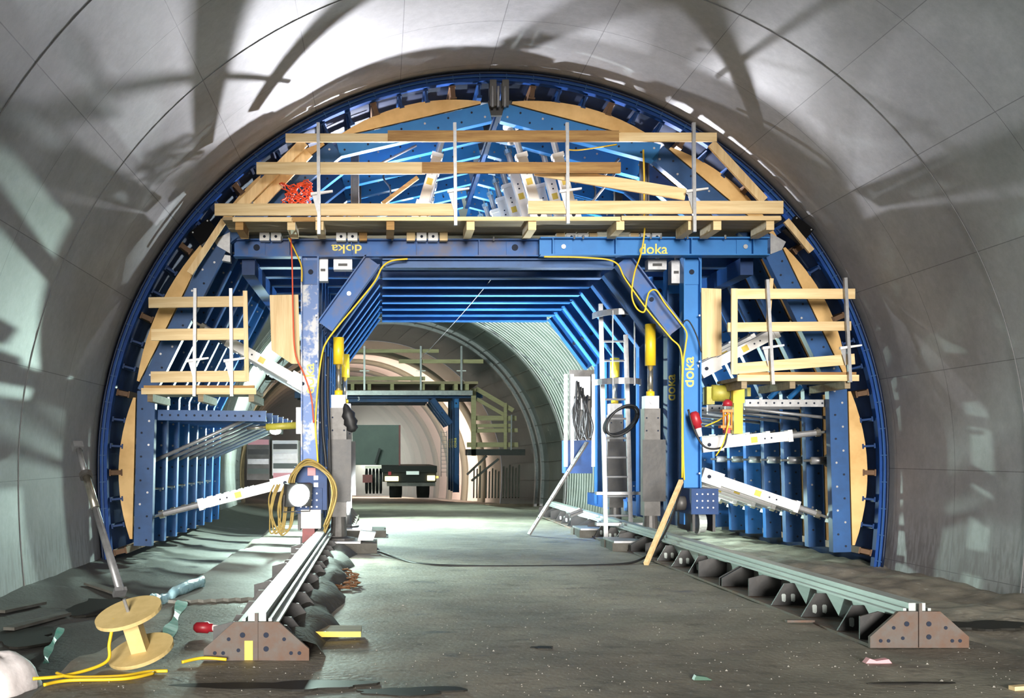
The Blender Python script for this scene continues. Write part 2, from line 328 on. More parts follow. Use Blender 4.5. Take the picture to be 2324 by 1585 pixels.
# ------------------------------------------------------------------ floor
def hnoise(x, y):
    return (math.sin(x*2.1+0.7*y)+math.sin(1.7*y-x*0.9+1.3)+0.6*math.sin(4.3*x+3.1*y)+0.5*math.sin(6.7*y-5.2*x+2.0))
EDGE = -2.17
def fh(x, y):
    x = x-offx(y)
    z = offz(y)+0.006*hnoise(x, y)
    e = EDGE+0.05*math.sin(y*2.3)+0.03*math.sin(y*7.1)
    if x < e:
        t = min(1, (e-x)/0.22)
        inv = -0.26+0.20*max(0, (-2.9-x)/1.5)**1.6            # trench, then the invert rising to the wall
        inv += 0.004*hnoise(x*2, y*2)
        z += t*inv
    if x > 4.75:
        t = min(1, (x-4.75)/0.35); z += -0.20*t+0.02*t*hnoise(x*2, y*1.6)
    return z
def floor_mat():
    m = mat('site_floor', (0.35, 0.315, 0.25), 0.75, 0, (0.165, 0.147, 0.118), 0.7, 1.0, 0.35, 22, coord='World', detail=8, stretch=(1, 0.8, 1))
    nt = m.node_tree; N = nt.nodes; L = nt.links; b = N['Principled BSDF']
    base = b.inputs['Base Color'].links[0].from_socket
    g = N.new('ShaderNodeNewGeometry')
    def noise(scale, st, lo, hi, det=5):
        mp = N.new('ShaderNodeMapping'); mp.inputs['Scale'].default_value = st; L.new(g.outputs['Position'], mp.inputs[0])
        n = N.new('ShaderNodeTexNoise'); n.inputs['Scale'].default_value = scale; n.inputs['Detail'].default_value = det; n.inputs['Roughness'].default_value = 0.7
        L.new(mp.outputs[0], n.inputs[0]); r = N.new('ShaderNodeMapRange'); r.inputs[1].default_value = lo; r.inputs[2].default_value = hi
        L.new(n.outputs[0], r.inputs[0]); return r.outputs[0]
    def mix(f, a, c):
        mx = N.new('ShaderNodeMix'); mx.data_type = 'RGBA'; L.new(a, mx.inputs[6]); mx.inputs[7].default_value = (*c, 1)
        L.new(f, mx.inputs[0]); return mx.outputs[2]
    sp1 = noise(16, (1,1,1), 0.60, 0.70, 3)      # pale grit
    dk = noise(1.1, (0.8, 1.6, 1), 0.60, 0.70, 4)     # dark damp patches
    c = mix(sp1, base, (0.40, 0.38, 0.33)); c = mix(noise(3.5, (0.7, 1.5, 1), 0.52, 0.72, 6), c, (0.105, 0.096, 0.078))
    # damp invert left of the slab
    spx = N.new('ShaderNodeSeparateXYZ'); L.new(g.outputs['Position'], spx.inputs[0])
    lf = N.new('ShaderNodeMapRange'); lf.inputs[1].default_value = -2.2; lf.inputs[2].default_value = -2.5; L.new(spx.outputs[0], lf.inputs[0])
    c = mix(lf.outputs[0], c, (0.085, 0.083, 0.075))
    c = mix(dk, c, (0.055, 0.052, 0.043)); L.new(c, b.inputs['Base Color'])
    r = N.new('ShaderNodeMapRange'); r.inputs[3].default_value = 0.66; r.inputs[4].default_value = 0.32; L.new(dk, r.inputs[0]); L.new(r.outputs[0], b.inputs['Roughness'])
    return m
M['floor'] = floor_mat()
def grid(name, x0, x1, nx, y0, y1, ny, m):
    vs = []; fs = []
    for j in range(ny+1):
        y = y0+(y1-y0)*j/ny
        for i in range(nx+1):
            x = x0+(x1-x0)*i/nx+offx(y); vs.append((x, y, fh(x, y)))
    k = nx+1
    for j in range(ny):
        for i in range(nx): fs.append((j*k+i, j*k+i+1, (j+1)*k+i+1, (j+1)*k+i))
    return struct(MB().add(vs, fs).build(name, m, None, True, (0, y0, 0)))
grid('floor', -5.0, 8.4, 150, -4, 25, 260, 'floor')
grid('floor_far', -5.0, 8.4, 40, 25, 84, 60, 'floor')
# ------------------------------------------------------------------ formwork skin, front ring and longitudinal beams
NRIB, PITCH = 8, 0.93
YB = YF+NRIB*PITCH
def ring(mb, Ra, Rb, y0, y1, th0=-105, th1=105, n=105):
    ths = [th0+(th1-th0)*i/n for i in range(n+1)]
    vs = []
    for t in ths:
        for R, y in ((Ra, y0), (Rb, y0), (Rb, y1), (Ra, y1)):
            x, z = A(t, R); vs.append((x, y, z))
    fs = []
    for i in range(n):
        for j in range(4): fs.append((i*4+j, i*4+(j+1) % 4, i*4+4+(j+1) % 4, i*4+4+j))
    fs += [(0,3,2,1), (n*4, n*4+1, n*4+2, n*4+3)]
    return mb.add(vs, fs)
sk = thing('formwork_shell', (CX, YF, 0), 'dark blue curved formwork shell with a stiffened front ring under the lining', 'formwork')
ring(MB(), R0-0.03, R0, YF-0.06, YB).build('skin', 'shell', sk, True)
ring(MB(), R0-0.125, R0-0.03, YF-0.02, YF+0.0).build('ring_web', 'ring_blue', sk)
ring(MB(), R0-0.085, R0-0.065, YF-0.055, YF-0.02).build('ring_lip', 'blue', sk)
ring(MB(), R0-0.145, R0-0.125, YF-0.06, YF+0.06).build('ring_flange', 'ring_blue', sk)
for i in range(54):
    th = -104+208*i/53
    x, z = A(th, R0-0.028); x2, z2 = A(th, R0-0.125)
    MB().bar((x, YF-0.035, z), (x2, YF-0.035, z2), 0.014, 0.03, (0,1,0)).build('ring_stiffener', 'blue', sk)
for i in range(52):
    th = -103+206*i/51
    mb = MB(); a = A(th, R0-0.16); b = A(th, R0-0.36); w = 0.075 if i % 3 else 0.10
    for p, q in ((0, 0.12), (0.88, 1)):
        p0 = Vector((a[0]+(b[0]-a[0])*p, 0, a[1]+(b[1]-a[1])*p)); p1 = Vector((a[0]+(b[0]-a[0])*q, 0, a[1]+(b[1]-a[1])*q))
        m_ = (p0+p1)/2; n_ = (p1-p0)
        mb.bar((m_.x, YF+0.02, m_.z), (m_.x, YB-0.1, m_.z), w, n_.length, n_.normalized())
    n_ = Vector((b[0]-a[0], 0, b[1]-a[1])); m_ = Vector(((a[0]+b[0])/2, 0, (a[1]+b[1])/2))
    mb.bar((m_.x, YF+0.02, m_.z), (m_.x, YB-0.1, m_.z), 0.03 if i % 3 else 0.07, n_.length*0.8, n_.normalized())
    mb.build('formwork_beam', 'beam_brown' if i % 3 == 0 else 'blue_dark', sk)
# ------------------------------------------------------------------ arch ribs: straight walings plus crescent timbers
SEG = [(-24.5, -1.8), (3.0, 26.5), (-48.5, -27.5), (29.0, 51.0), (-76.5, -50.5), (53.0, 75.5), (-101.5, -79.0), (78.0, 102.5)]
SEGN = ['left of crown', 'right of crown', 'upper left', 'upper right', 'left haunch', 'right haunch', 'lower left', 'lower right']
RT = 5.50
def make_rib(root, front):
    for k, (a0, a1) in enumerate(SEG):
        pa, pb = Vector((A(a0, RT)[0], 0, A(a0, RT)[1])), Vector((A(a1, RT)[0], 0, A(a1, RT)[1]))
        u = (pb-pa).normalized(); mid = (pa+pb)/2; inn = Vector((CX, 0, CZ))-mid; inn -= u*inn.dot(u); inn.normalize()
        L = (pb-pa).length; bulge = 0.245 if k != 7 else 0.27
        # crescent
        poly = []
        for i in range(13):
            t = i/12; q = pa.lerp(pb, t)-inn*(0.05+(bulge-0.05)*(1-(2*t-1)**2)); poly.append((q.x, q.z))
        for i in (1, 0): poly.append(((pa.lerp(pb, i)-inn*0.012).x, (pa.lerp(pb, i)-inn*0.012).z))
        MB().prism(poly, YF+0.03, YF+0.09).build('timber_former', 'former', root)
        # waling: two channels, plate face outwards
        ext0, ext1 = 0.10, 0.10
        q0, q1 = pa-u*ext0+inn*0.15, pb+u*ext1+inn*0.15
        mb = MB()
        for yy in (YF+0.02, YF+0.16):
            mb.bar(q0+Vector((0, yy, 0)), q1+Vector((0, yy, 0)), 0.014, 0.27, inn)
        for g in (-1, 1):
            mb.bar(q0+inn*g*0.13+Vector((0, YF+0.055, 0)), q1+inn*g*0.13+Vector((0, YF+0.055, 0)), 0.07, 0.012, inn)
            mb.bar(q0+inn*g*0.13+Vector((0, YF+0.125, 0)), q1+inn*g*0.13+Vector((0, YF+0.125, 0)), 0.07, 0.012, inn)
        w = mb.build('waling', 'blue_new' if k in (0, 1) else 'blue', root)
        hs = MB(); bs = MB(); n = int(L/0.16); rr = random.Random(k)
        for i in range(n):
            c = q0.lerp(q1, (i+0.5)/n)+inn*(0.055*(-1)**i)+Vector((0, YF+0.012, 0))
            (bs if rr.random() < 0.38 else hs).tube(c, c-Vector((0, 0.006, 0)), 0.017, 8)
        if hs.v: hs.build('hole_row', 'hole', w)
        if bs.v: bs.build('bolt_row', 'galv', w)
    # hinge plates where neighbouring walings meet
    for th in (-26, 27.8, -49.5, 52, -77.8, 76.8):
        x, z = A(th, RT-0.16)
        t = math.radians(th)
        MB().bar((x-0.2*math.cos(t), YF+0.09, z+0.2*math.sin(t)), (x+0.2*math.cos(t), YF+0.09, z-0.2*math.sin(t)), 0.10, 0.2, (math.sin(t), 0, math.cos(t))).build('hinge_plate', 'blue_dark', root)
ribs = []
r0 = thing('arch_rib', (CX, YF, -0.3), 'front arch rib of blue perforated walings with curved pine formers', 'arch rib', 'arch ribs of the formwork')
make_rib(r0, True); ribs.append(r0)
for i in range(1, NRIB):
    ribs.append(copy_tree(r0, (0, i*PITCH, 0), ORD[i]+' blue arch rib behind the front one, counted into the tunnel'))
# crown bracket
cb = thing('crown_bracket', P(1130, 245, YF), 'grey steel bracket with bolts joining the walings at the crown', 'bracket')
MB().box(P(1112, 240, YF-0.08), P(1124, 190, YF+0.1)).build('side_plate', 'steel', cb)
MB().box(P(1140, 240, YF-0.08), P(1152, 190, YF+0.1)).build('side_plate', 'steel', cb)
MB().box(P(1108, 262, YF+0.05), P(1160, 232, YF+0.12)).build('back_plate', 'steel_dark', cb)
for x in (1118, 1131, 1146):
    MB().tube(P(x, 243, YF-0.1), P(x, 196, YF-0.1), 0.02, 8).build('bolt', 'galv', cb)
for nm, c, lab in (('a', (455, 520), 'upper left'), ('b', (1822, 514), 'upper right')):
    sgn = -1 if c[0] < 1100 else 1
    hb = thing('inspection_hatch', P(c[0], c[1]+30, YF-0.1), 'black open hatch box on the %s of the ring' % lab, 'hatch')
    ctr = P(c[0]+10*(-sgn), c[1]+8, YF-0.1); u = Vector((0.78, 0, -0.62*sgn)) if sgn > 0 else Vector((0.78, 0, 0.62)); n = Vector((-u.z, 0, u.x))
    MB().bar(ctr-u*0.17, ctr+u*0.17, 0.10, 0.26, n).build('box_shell', 'char', hb)
    MB().bar(ctr-u*0.17-n*0.14, ctr+u*0.17-n*0.14, 0.13, 0.02, n).build('hatch_lip', 'steel_dark', hb)
    for q in (-1, 1): MB().tube(ctr+u*q*0.14+n*0.1-Vector((0, 0.05, 0)), ctr+u*q*0.14+n*0.1-Vector((0, 0.06, 0)), 0.012, 8).build('bolt', 'galv', hb)
# ------------------------------------------------------------------ portal frames
def make_frame(root, d, front):
    zc0 = 0.42
    xl, xr = P(704, 0, 16.2).x, P(1567, 0, 16.2).x
    zb = P(0, 565, 16.2).z; hb = 0.27
    x0, x1 = P(532, 0, 16.2).x, P(1738, 0, 16.2).x
    for nm, x in (('l', xl), ('r', xr)):
        c = MB().ibeam((x, d, zc0), (x, d, zb-hb/2), 0.27, 0.24).build('column', ('blue_scraped' if nm == 'l' else 'blue_new') if front else 'blue', root)
        MB().box((x-0.115, d-0.028, zb-0.55), (x+0.115, d-0.010, zb-0.18)).build('cover_plate', 'blue_worn' if nm == 'l' else 'blue_new', c)
        MB().tube((x+0.01, d-0.028, zb-0.36), (x+0.01, d-0.036, zb-0.36), 0.04, 12).build('pin_hole', 'hole', c)
    if front:
        xm = P(1226, 0, 16.2).x
        bm = MB().ibeam((x0, d, zb), (xm+0.3, d, zb), hb, 0.22, stiff=(0.17, 0.36, 0.56, 0.75)).build('cross_beam', 'blue_worn', root)
        for x in (583, 1168):
            q = P(x, 563, d); MB().box((q.x-0.13, d-0.03, zb-0.1), (q.x+0.13, d-0.008, zb+0.1)).build('cover_plate', 'blue_worn', bm)
            MB().tube((q.x, d-0.03, q.z), (q.x, d-0.04, q.z), 0.05, 12).build('pin_hole', 'hole', bm)
        letters('doka', (P(787, 565, d).x, d-0.014, zb), 0.24, (math.pi/2, math.pi, 0), 'letter', bm, 0.8)
        bm2 = MB().ibeam((P(1224,0,15.97).x, d-0.24, P(0,562,15.97).z), (P(1741,0,15.97).x, d-0.24, P(0,562,15.97).z), 0.275, 0.22, stiff=(0.055, 0.33, 0.66, 0.93)).build('cross_beam', 'blue_new', root)
        z2 = P(0, 562, 15.97).z
        for x in (1278, 1690):
            q = P(x, 561, d-0.24); MB().box((q.x-0.13, d-0.265, z2-0.11), (q.x+0.13, d-0.25, z2+0.11)).build('cover_plate', 'blue_new', bm2)
            MB().tube((q.x, d-0.265, q.z), (q.x, d-0.285, q.z), 0.035, 10).build('bolt', 'galv', bm2)
        letters('doka', (P(1482, 567, d-0.24).x, d-0.256, P(0, 567, d-0.24).z), 0.22, (math.pi/2, 0, 0), 'letter', bm2)
        for x in (600, 640, 768, 800, 890, 960, 980, 1120): 
            q = P(x, 553, d-0.1); MB().tube((q.x, d-0.13, zb+0.10), (q.x, d-0.13, zb+0.16), 0.014, 6).build('bolt', 'galv', bm)
        for x in (1300, 1320, 1390, 1472, 1495, 1555, 1640):
            q = P(x, 553, d-0.24); MB().tube((q.x, d-0.37, z2+0.10), (q.x, d-0.37, z2+0.16), 0.014, 6).build('bolt', 'galv', bm2)
    else:
        MB().ibeam((x0, d, zb), (x1, d, zb), hb, 0.22, stiff=(0.2, 0.4, 0.6, 0.8)).build('cross_beam', 'blue', root)
    # lower girder flush under the beam, between the knees
    MB().ibeam((P(868,0,16.2).x, d, P(0,600,16.2).z), (P(1392,0,16.2).x, d, P(0,600,16.2).z), 0.14, 0.2).build('lower_girder', 'blue', root)
    b0, b1 = P(846, 592, 16.2), P(738, 742, 16.2); b0.y = b1.y = d
    k1 = MB().ibeam(b0, b1, 0.27, 0.22).build('knee_brace', 'blue_worn' if front else 'blue', root)
    MB().tube(b0.lerp(b1, 0.5)-Vector((0,0.015,0)), b0.lerp(b1, 0.5)-Vector((0,0.03,0)), 0.035, 10).build('pin', 'galv', k1)
    b0, b1 = P(1412, 592, 16.2), P(1532, 752, 16.2); b0.y = b1.y = d
    k2 = MB().ibeam(b0, b1, 0.27, 0.22).build('knee_brace', 'blue_worn' if front else 'blue', root)
    MB().tube(b0.lerp(b1, 0.55)-Vector((0,0.015,0)), b0.lerp(b1, 0.55)-Vector((0,0.03,0)), 0.035, 10).build('pin_hole', 'hole', k2)
    # cross joint bolts on the columns
    for x in (xl, xr):
        for zz in (1.2, 2.0, 2.9, 3.6):
            MB().tube((x+0.10, d-0.12, zz), (x+0.10, d-0.135, zz), 0.016, 6).build('bolt', 'galv', root)
frames = []
f0 = thing('portal_frame', (P(1140,0,16.2).x, 16.2, 0.4), 'front blue portal frame with knee braces and a spliced cross beam', 'portal frame', 'portal frames of the carriage')
make_frame(f0, 16.2, True); frames.append(f0)
for x, y_, sq in ((1567, 845, 1),):
    letters('doka', (P(x-4, y_, 16.2).x, 16.2-0.012, P(0, y_, 16.2).z), 0.24, (math.pi/2, -math.pi/2, 0), 'letter', f0)
letters('doka', (P(702, 860, 16.2).x, 16.2-0.012, P(0, 860, 16.2).z), 0.24, (math.pi/2, -math.pi/2, 0), 'letter', f0)
f1 = thing('portal_frame', (P(1140,0,16.2).x, 16.2+PITCH, 0.4), 'second blue portal frame just behind the front one with upright yellow lettering', 'portal frame', 'portal frames of the carriage')
make_frame(f1, 16.2+PITCH, False)
frames.append(f1)
for i in range(2, NRIB):
    frames.append(copy_tree(f1, (0, (i-1)*PITCH, 0), ORD[i]+' blue portal frame counted from the front of the carriage'))
letters('doka', (P(1560, 857, 16.2).x, 16.2+PITCH-0.012, P(0, 880, 17.1).z), 0.22, (math.pi/2, -math.pi/2, 0), 'letter', f1)
# longitudinal girders tying the frames
for nm, x, lab in (('l', 560, 'left'), ('r', 1705, 'right')):
    q = P(x, 600, 16.2)
    tag(MB().bar((q.x, 16.4, q.z), (q.x, YB, q.z), 0.2, 0.26).build('longitudinal_girder', 'blue_dark'), 'dark blue girder running back over the %s bay under the cross beams' % lab, 'girder')
for nm, x, lab in (('l', 704, 'left'), ('r', 1567, 'right')):
    q = P(x, 0, 16.2)
    tag(MB().bar((q.x, 16.0, 0.50), (q.x, YB+0.3, 0.50), 0.22, 0.26).build('longitudinal_girder', 'blue_dark'), 'dark blue bottom girder tying the feet of the %s columns' % lab, 'girder')
# ------------------------------------------------------------------ spindle struts
def make_strut(root, p0, p1, frac=0.60, bw=0.15):
    p0, p1 = Vector(p0), Vector(p1); u = (p1-p0).normalized(); n = Vector((-u.z, 0, u.x)); L = (p1-p0).length
    pm = p0+u*L*frac
    MB().bar(p0+u*0.10, pm, 0.13, bw, n).build('body', 'white', root)
    MB().bar(pm-u*0.05, pm+u*0.02, 0.16, bw+0.03, n).build('collar', 'white', root)
    MB().tube(pm, p0+u*L*(frac+0.55*(1-frac)), 0.048, 12).build('sleeve', 'galv', root, False)
    MB().tube(p0+u*L*(frac+0.5*(1-frac)), p1-u*0.06, 0.024, 10).build('spindle', 'chrome', root)
    c = p0+u*L*(frac+0.55*(1-frac)); MB().tube(c-u*0.03, c+u*0.04, 0.062, 8).build('nut', 'chrome', root)
    h = MB().bar(p1-u*0.10, p1+u*0.05, 0.13, 0.15, n).build('head', 'white', root)
    MB().tube(p1-u*0.02+Vector((0,-0.065,0)), p1-u*0.02+Vector((0,-0.08,0)), 0.024, 8).build('pin', 'hole', h)
    f = MB().bar(p0-u*0.10, p0+u*0.22, 0.15, bw+0.07, n).build('foot', 'white', root)
    MB().tube(p0+Vector((0,-0.075,0)), p0+Vector((0,-0.09,0)), 0.03, 8).build('pin', 'hole', f)
    q = p0+u*L*frac*0.55; MB().bar(q-u*0.05, q+u*0.05, 0.14, 0.09, n).build('sticker', 'label', root)
    for t in (0.68, 0.76): 
        q = p0+u*L*frac*t; MB().tube(q+Vector((0,-0.066,0)), q+Vector((0,-0.07,0)), 0.014, 8).build('drilled_hole', 'hole', root)
STR = [((688, 872), (415, 716), 'rising to the left haunch', 0.62), ((648, 1096), (296, 1186), 'running down to the lower left waling', 0.55),
       ((1600, 838), (1835, 716), 'rising to the right haunch', 0.68), ((1606, 1010), (1906, 977), 'rising slightly to the lower right waling', 0.62),
       ((1606, 1082), (1893, 1180), 'sloping down to the lower right waling', 0.70),
       ((952, 490), (1018, 268), 'leaning left under the crown above the deck', 0.62), ((1300, 490), (1243, 268), 'leaning under the right crown waling above the deck', 0.62),
       ((1222, 490), (1158, 268), 'beside the crown bracket leaning over the deck', 0.62)]
for (a, b, lab, fr) in STR:
    dd = 16.24
    s = thing('spindle_strut', P(a[0], a[1], dd), 'front white spindle strut '+lab, 'strut', 'white spindle struts')
    make_strut(s, P(*a, dd), P(*b, dd), fr)
    for i in range(1, NRIB):
        copy_tree(s, (0, i*PITCH, 0), 'white spindle strut at the %s rib, ' % ORD[i]+lab)
# ------------------------------------------------------------------ bracing in the side bays
for i in range(NRIB):
    dy = i*PITCH; o_ = '' if i == 0 else ' at the '+ORD[i]+' rib'
    if i == 0:
        b = MB()
        p0, p1 = P(318, 942, 16.25), P(604, 945, 16.25)
        w = thing('horizontal_waling', p0, 'blue perforated waling lying across the lower left bay', 'waling', 'walings across the lower left bay')
        mb = MB().bar(p0, p1, 0.02, 0.16)
        for g in (-1, 1): mb.bar(p0+Vector((0,0.04,g*0.075)), p1+Vector((0,0.04,g*0.075)), 0.08, 0.012)
        mb.build('channel', 'blue', w)
        hs = MB()
        for k in range(15):
            c = p0.lerp(p1, (k+0.7)/15.5)-Vector((0, 0.011, 0)); hs.tube(c, c-Vector((0,0.004,0)), 0.018, 8)
        hs.build('hole_row', 'hole', w)
        w2 = thing('horizontal_waling', P(1690, 917, 16.2), 'grey galvanised rail with holes across the lower right bay', 'waling', 'walings across the lower right bay')
        p0, p1 = P(1690, 915, 16.25), P(1908, 916, 16.25)
        MB().bar(p0, p1, 0.06, 0.11).build('channel', 'galv', w2)
        hs = MB()
        for k in range(12):
            c = p0.lerp(p1, (k+0.6)/12)-Vector((0, 0.03, 0)); hs.tube(c, c-Vector((0,0.004,0)), 0.016, 8)
        hs.build('hole_row', 'hole', w2)
        wl = [w, w2]
    elif i < 6:
        copy_tree(wl[0], (0, dy, 0), 'blue waling across the lower left bay'+o_)
        copy_tree(wl[1], (0, dy, 0), 'grey galvanised rail across the lower right bay'+o_)
    if i:
        a, b = P(318, 1055, 16.3), P(585, 935, 16.3); a.y += dy-0.5; b.y += dy-0.5
        tag(MB().tube(a, b, 0.030, 8).build('brace_pipe', 'galv', None, True), 'steel brace pipe rising across the lower left bay'+o_, 'pipe', 'brace pipes in the left bay')
    a, b = P(1690, 928, 16.35), P(1905, 952, 16.35); a.y += dy; b.y += dy
    tag(MB().tube(a, b, 0.026, 8).build('brace_pipe', 'galv', None, True), 'grey brace pipe below the galvanised rail of the lower right bay'+o_, 'pipe', 'brace pipes in the right bay')
    # knuckle with threaded spindle on the inner wall of the bays
    if i < 6:
        c = P(1858, 1046, 16.6); c.y += dy
        k = thing('wall_spindle', c, 'zinc screw jack pointing inwards on the lower right wall'+o_, 'screw jack', 'screw jacks on the right wall')
        MB().tube(c-Vector((0.12,0,0)), c+Vector((0.14,0,0)), 0.06, 12).build('barrel', 'galv', k, True)
        MB().tube(c-Vector((0.24,0,0)), c-Vector((0.10,0,0)), 0.022, 8).build('thread', 'chrome', k)
        MB().tube(c+Vector((0.12,0,0)), c+Vector((0.16,0,0)), 0.10, 12).build('flange', 'steel', k)
        c = P(330, 1110, 16.7); c.y += dy+0.1
        k = thing('wall_spindle', c, 'white screw jack on the lower left wall'+o_, 'screw jack', 'screw jacks on the left wall')
        MB().tube(c-Vector((0.14,0,0)), c+Vector((0.12,0,0)), 0.06, 12).build('barrel', 'white', k, True)
        MB().tube(c+Vector((0.10,0,0)), c+Vector((0.26,0,0)), 0.022, 8).build('thread', 'chrome', k)
        MB().tube(c-Vector((0.18,0,0)), c-Vector((0.14,0,0)), 0.10, 12).build('flange', 'white', k)
        # foot bolts dangling below the left bay
        if i > 0:
            a = P(330, 1180, 16.4); a.y += dy
            tag(MB().tube(a, a+Vector((0.10, 0, -0.35)), 0.02, 6).build('foot_pin', 'galv'), 'thin steel pin hanging at the foot of the lower left wall'+o_, 'pin', 'pins along the left foot')
    # upright hangers above the deck
    for x in (806, 1457):
        if i % 2 == 0:
            q = P(x, 480, 16.9)
            tag(MB().ibeam((q.x, 16.75+dy, P(0,505,16.9).z), (q.x, 16.75+dy, P(0,330,16.9).z), 0.13, 0.12).build('hanger_post', 'steel'), 'grey steel hanger post above the deck, %s%s' % ('left of centre' if x < 1000 else 'right of centre', o_ or ' at the front'), 'post', 'hanger posts above the deck')
# long timbers on the arch flanks beside the formers
def slat(name, a, b, hpx, d, thick, m, label=None, cat='board', parent=None, group=None):
    p0, p1 = P(a[0], a[1], d), P(b[0], b[1], d); u = (p1-p0).normalized(); n = Vector((-u.z, 0, u.x))
    o = MB().bar(p0+Vector((0,thick/2,0)), p1+Vector((0,thick/2,0)), thick, hpx*d/F, n).build(name, m, parent)
    if parent is None: tag(o, label, cat, group)
    return o
slat('timber_strip', (690, 322), (545, 468), 22, 15.6, 0.05, 'timber_v', 'inner pine strip leaning on the upper left flank behind the guardrail', 'timber', group='loose strips on the flanks')
slat('timber_strip', (700, 345), (582, 468), 24, 15.7, 0.05, 'timber_v', 'outer pine strip crossing the upper left flank behind the guardrail', 'timber', group='loose strips on the flanks')
slat('timber_strip', (1615, 325), (1735, 455), 20, 15.7, 0.05, 'timber_v', 'narrow pine strip along the upper right flank under the ring', 'timber', group='loose strips on the flanks')
slat('timber_strip', (508, 500), (430, 620), 14, 15.7, 0.05, 'timber_v', 'pine strip under the left hatch beside the cross beam end', 'timber', group='loose strips on the flanks')
slat('timber_strip', (1785, 500), (1843, 570), 14, 15.7, 0.05, 'timber_v', 'short pine strip below the right hatch', 'timber', group='loose strips on the flanks')
# ------------------------------------------------------------------ work platforms and guardrails
def rect(name, x0, y0, x1, y1, d, thick, m, parent):
    a, b = P(x0, y1, d), P(x1, y0, d)
    return MB().box((a.x, d, a.z), (b.x, d+thick, b.z)).build(name, m, parent)
def post(parent, x, y0, y1, d, m='galv', lean=0, arm=None):
    a, b = P(x+lean, y1, d), P(x, y0, d)
    o = MB().bar(a, b, 0.045, 0.055, (0,1,0)).build('post', m, parent)
    if arm:
        q = P(x+lean*0.5, arm, d); MB().prism([(q.x-0.11, q.z-0.01), (q.x+0.20, q.z+0.025), (q.x+0.20, q.z-0.0), (q.x-0.11, q.z-0.05)], d-0.02, d+0.03).build('bracket_arm', 'white', o)
        MB().prism([(q.x-0.1, q.z-0.02), (q.x-0.02, q.z-0.02), (q.x-0.02, q.z-0.30)], d+0.01, d+0.02).build('gusset', 'galv', o)
    return o
DT = 15.15
top = thing('work_platform', P(1130, 530, DT), 'long upper work platform of pine planks on joists above the cross beam', 'platform')
zt = P(0, 492, DT).z
xa, xb = P(505, 0, DT).x, P(1775, 0, DT).x
for i in range(7):
    yy = DT+0.02+i*0.21
    MB().box((xa, yy, zt-0.045), (xb, yy+0.195, zt)).build('plank', 'plank', top)
rect('edge_board', 528, 493, 662, 503, DT-0.03, 0.03, 'timber', top); rect('edge_board', 664, 493, 715, 503, DT-0.03, 0.03, 'timber_old', top)
rect('edge_board', 716, 492, 1408, 501, DT-0.03, 0.03, 'timber', top); rect('edge_board', 1411, 490, 1772, 500, DT-0.03, 0.03, 'timber', top)
for x in (543, 661, 725, 886, 1068, 1208, 1408, 1571, 1628, 1748):
    a, b = P(x-9, 522, DT+0.02), P(x+9, 502, DT+0.02)
    MB().box((a.x, DT+0.02, a.z), (b.x, DT+0.66, zt-0.046)).build('joist', 'timber' if x in (661, 1068, 1208) else 'timber_old' if x in (543, 886) else 'timber', top)
gr = thing('guardrail', P(1130, 500, DT), 'upper guardrail of three rows of pine boards on four steel posts', 'guardrail')
for x, y0, y1 in ((722, 279, 532), (1032, 279, 512), (1287, 279, 508), (1574, 279, 527)):
    post(gr, x, y0, y1, DT-0.09, lean=2, arm=436 if x < 1000 else 430)
for (x0, y0, x1, y1, m) in ((648, 303, 895, 322, 'timber'), (1395, 301, 1627, 321, 'timber'), (582, 368, 965, 395, 'timber'), (487, 462, 1036, 489, 'timber'), (1199, 456, 1778, 485, 'timber')):
    rect('rail_board', x0, y0, x1, y1, DT-0.06, 0.04, m, gr)
for (x0, y0, x1, y1) in ((880, 296, 1405, 321), (958, 368, 1409, 393)): rect('rail_board', x0, y0, x1, y1, DT-0.115, 0.045, 'timber_old', gr)
slat('loose_board', (1215, 385), (1556, 441), 26, DT+0.05, 0.04, 'timber', 'pale pine board hanging askew below the middle guardrail row', 'board')
# side platforms
def side_platform(name_lab, x0, x1, ydeck, d, rails, posts, vert, arms, joists):
    pf = thing('work_platform', P((x0+x1)/2, ydeck+10, d), name_lab+' side work platform of pine planks', 'platform')
    z = P(0, ydeck, d).z; a, b = P(x0, 0, d).x, P(x1, 0, d).x
    for i in range(4): MB().box((a, d+i*0.23, z-0.045), (b, d+i*0.23+0.215, z)).build('plank', 'plank', pf)
    MB().box((a, d-0.04, z-0.055), (b, d, z+0.035)).build('edge_board', 'timber', pf)
    MB().box((a+0.03, d-0.02, z+0.036), (b-0.03, d+0.05, z+0.075)).build('toe_strip', 'timber_old', pf)
    for x in joists:
        q = P(x, 0, d).x; MB().box((q-0.04, d+0.02, z-0.16), (q+0.04, d+1.3, z-0.05)).build('joist', 'plank', pf)
    g = thing('guardrail', P((x0+x1)/2, ydeck, d), name_lab+' side guardrail of pine boards with steel posts', 'guardrail')
    for (p, q, h) in rails:
        slat('rail_board', p, q, h, d-0.03, 0.04, 'timber', parent=g)
    for (x, y0, y1, ln) in posts: post(g, x, y0, y1, d-0.08, lean=ln, arm=arms)
    slat('end_board', vert[0], vert[1], vert[2], d-0.065, 0.035, 'timber_v', parent=g)
DS = 15.35
side_platform('left', 322, 582, 887, DS, [((337, 687), (555, 684), 24), ((343, 760), (556, 758), 26), ((342, 856), (560, 854), 25)],
              [(443, 655, 900, -2), (524, 655, 900, 2)], ((556, 660), (560, 866), 10), 815, (340, 455, 570))
side_platform('right', 1672, 1947, 857, DS, [((1664, 667), (1941, 667), 23), ((1652, 743), (1932, 740), 21), ((1660, 838), (1940, 815), 24)],
              [(1741, 635, 873, 13), (1918, 631, 868, 11)], ((1667, 655), (1667, 850), 14), 786, (1690, 1800, 1925))
slat('timber_strip', (1752, 632), (1744, 735), 8, DS+0.1, 0.04, 'timber_v', 'thin upright pine batten behind the right side guardrail', 'timber', group='loose strips on the flanks')
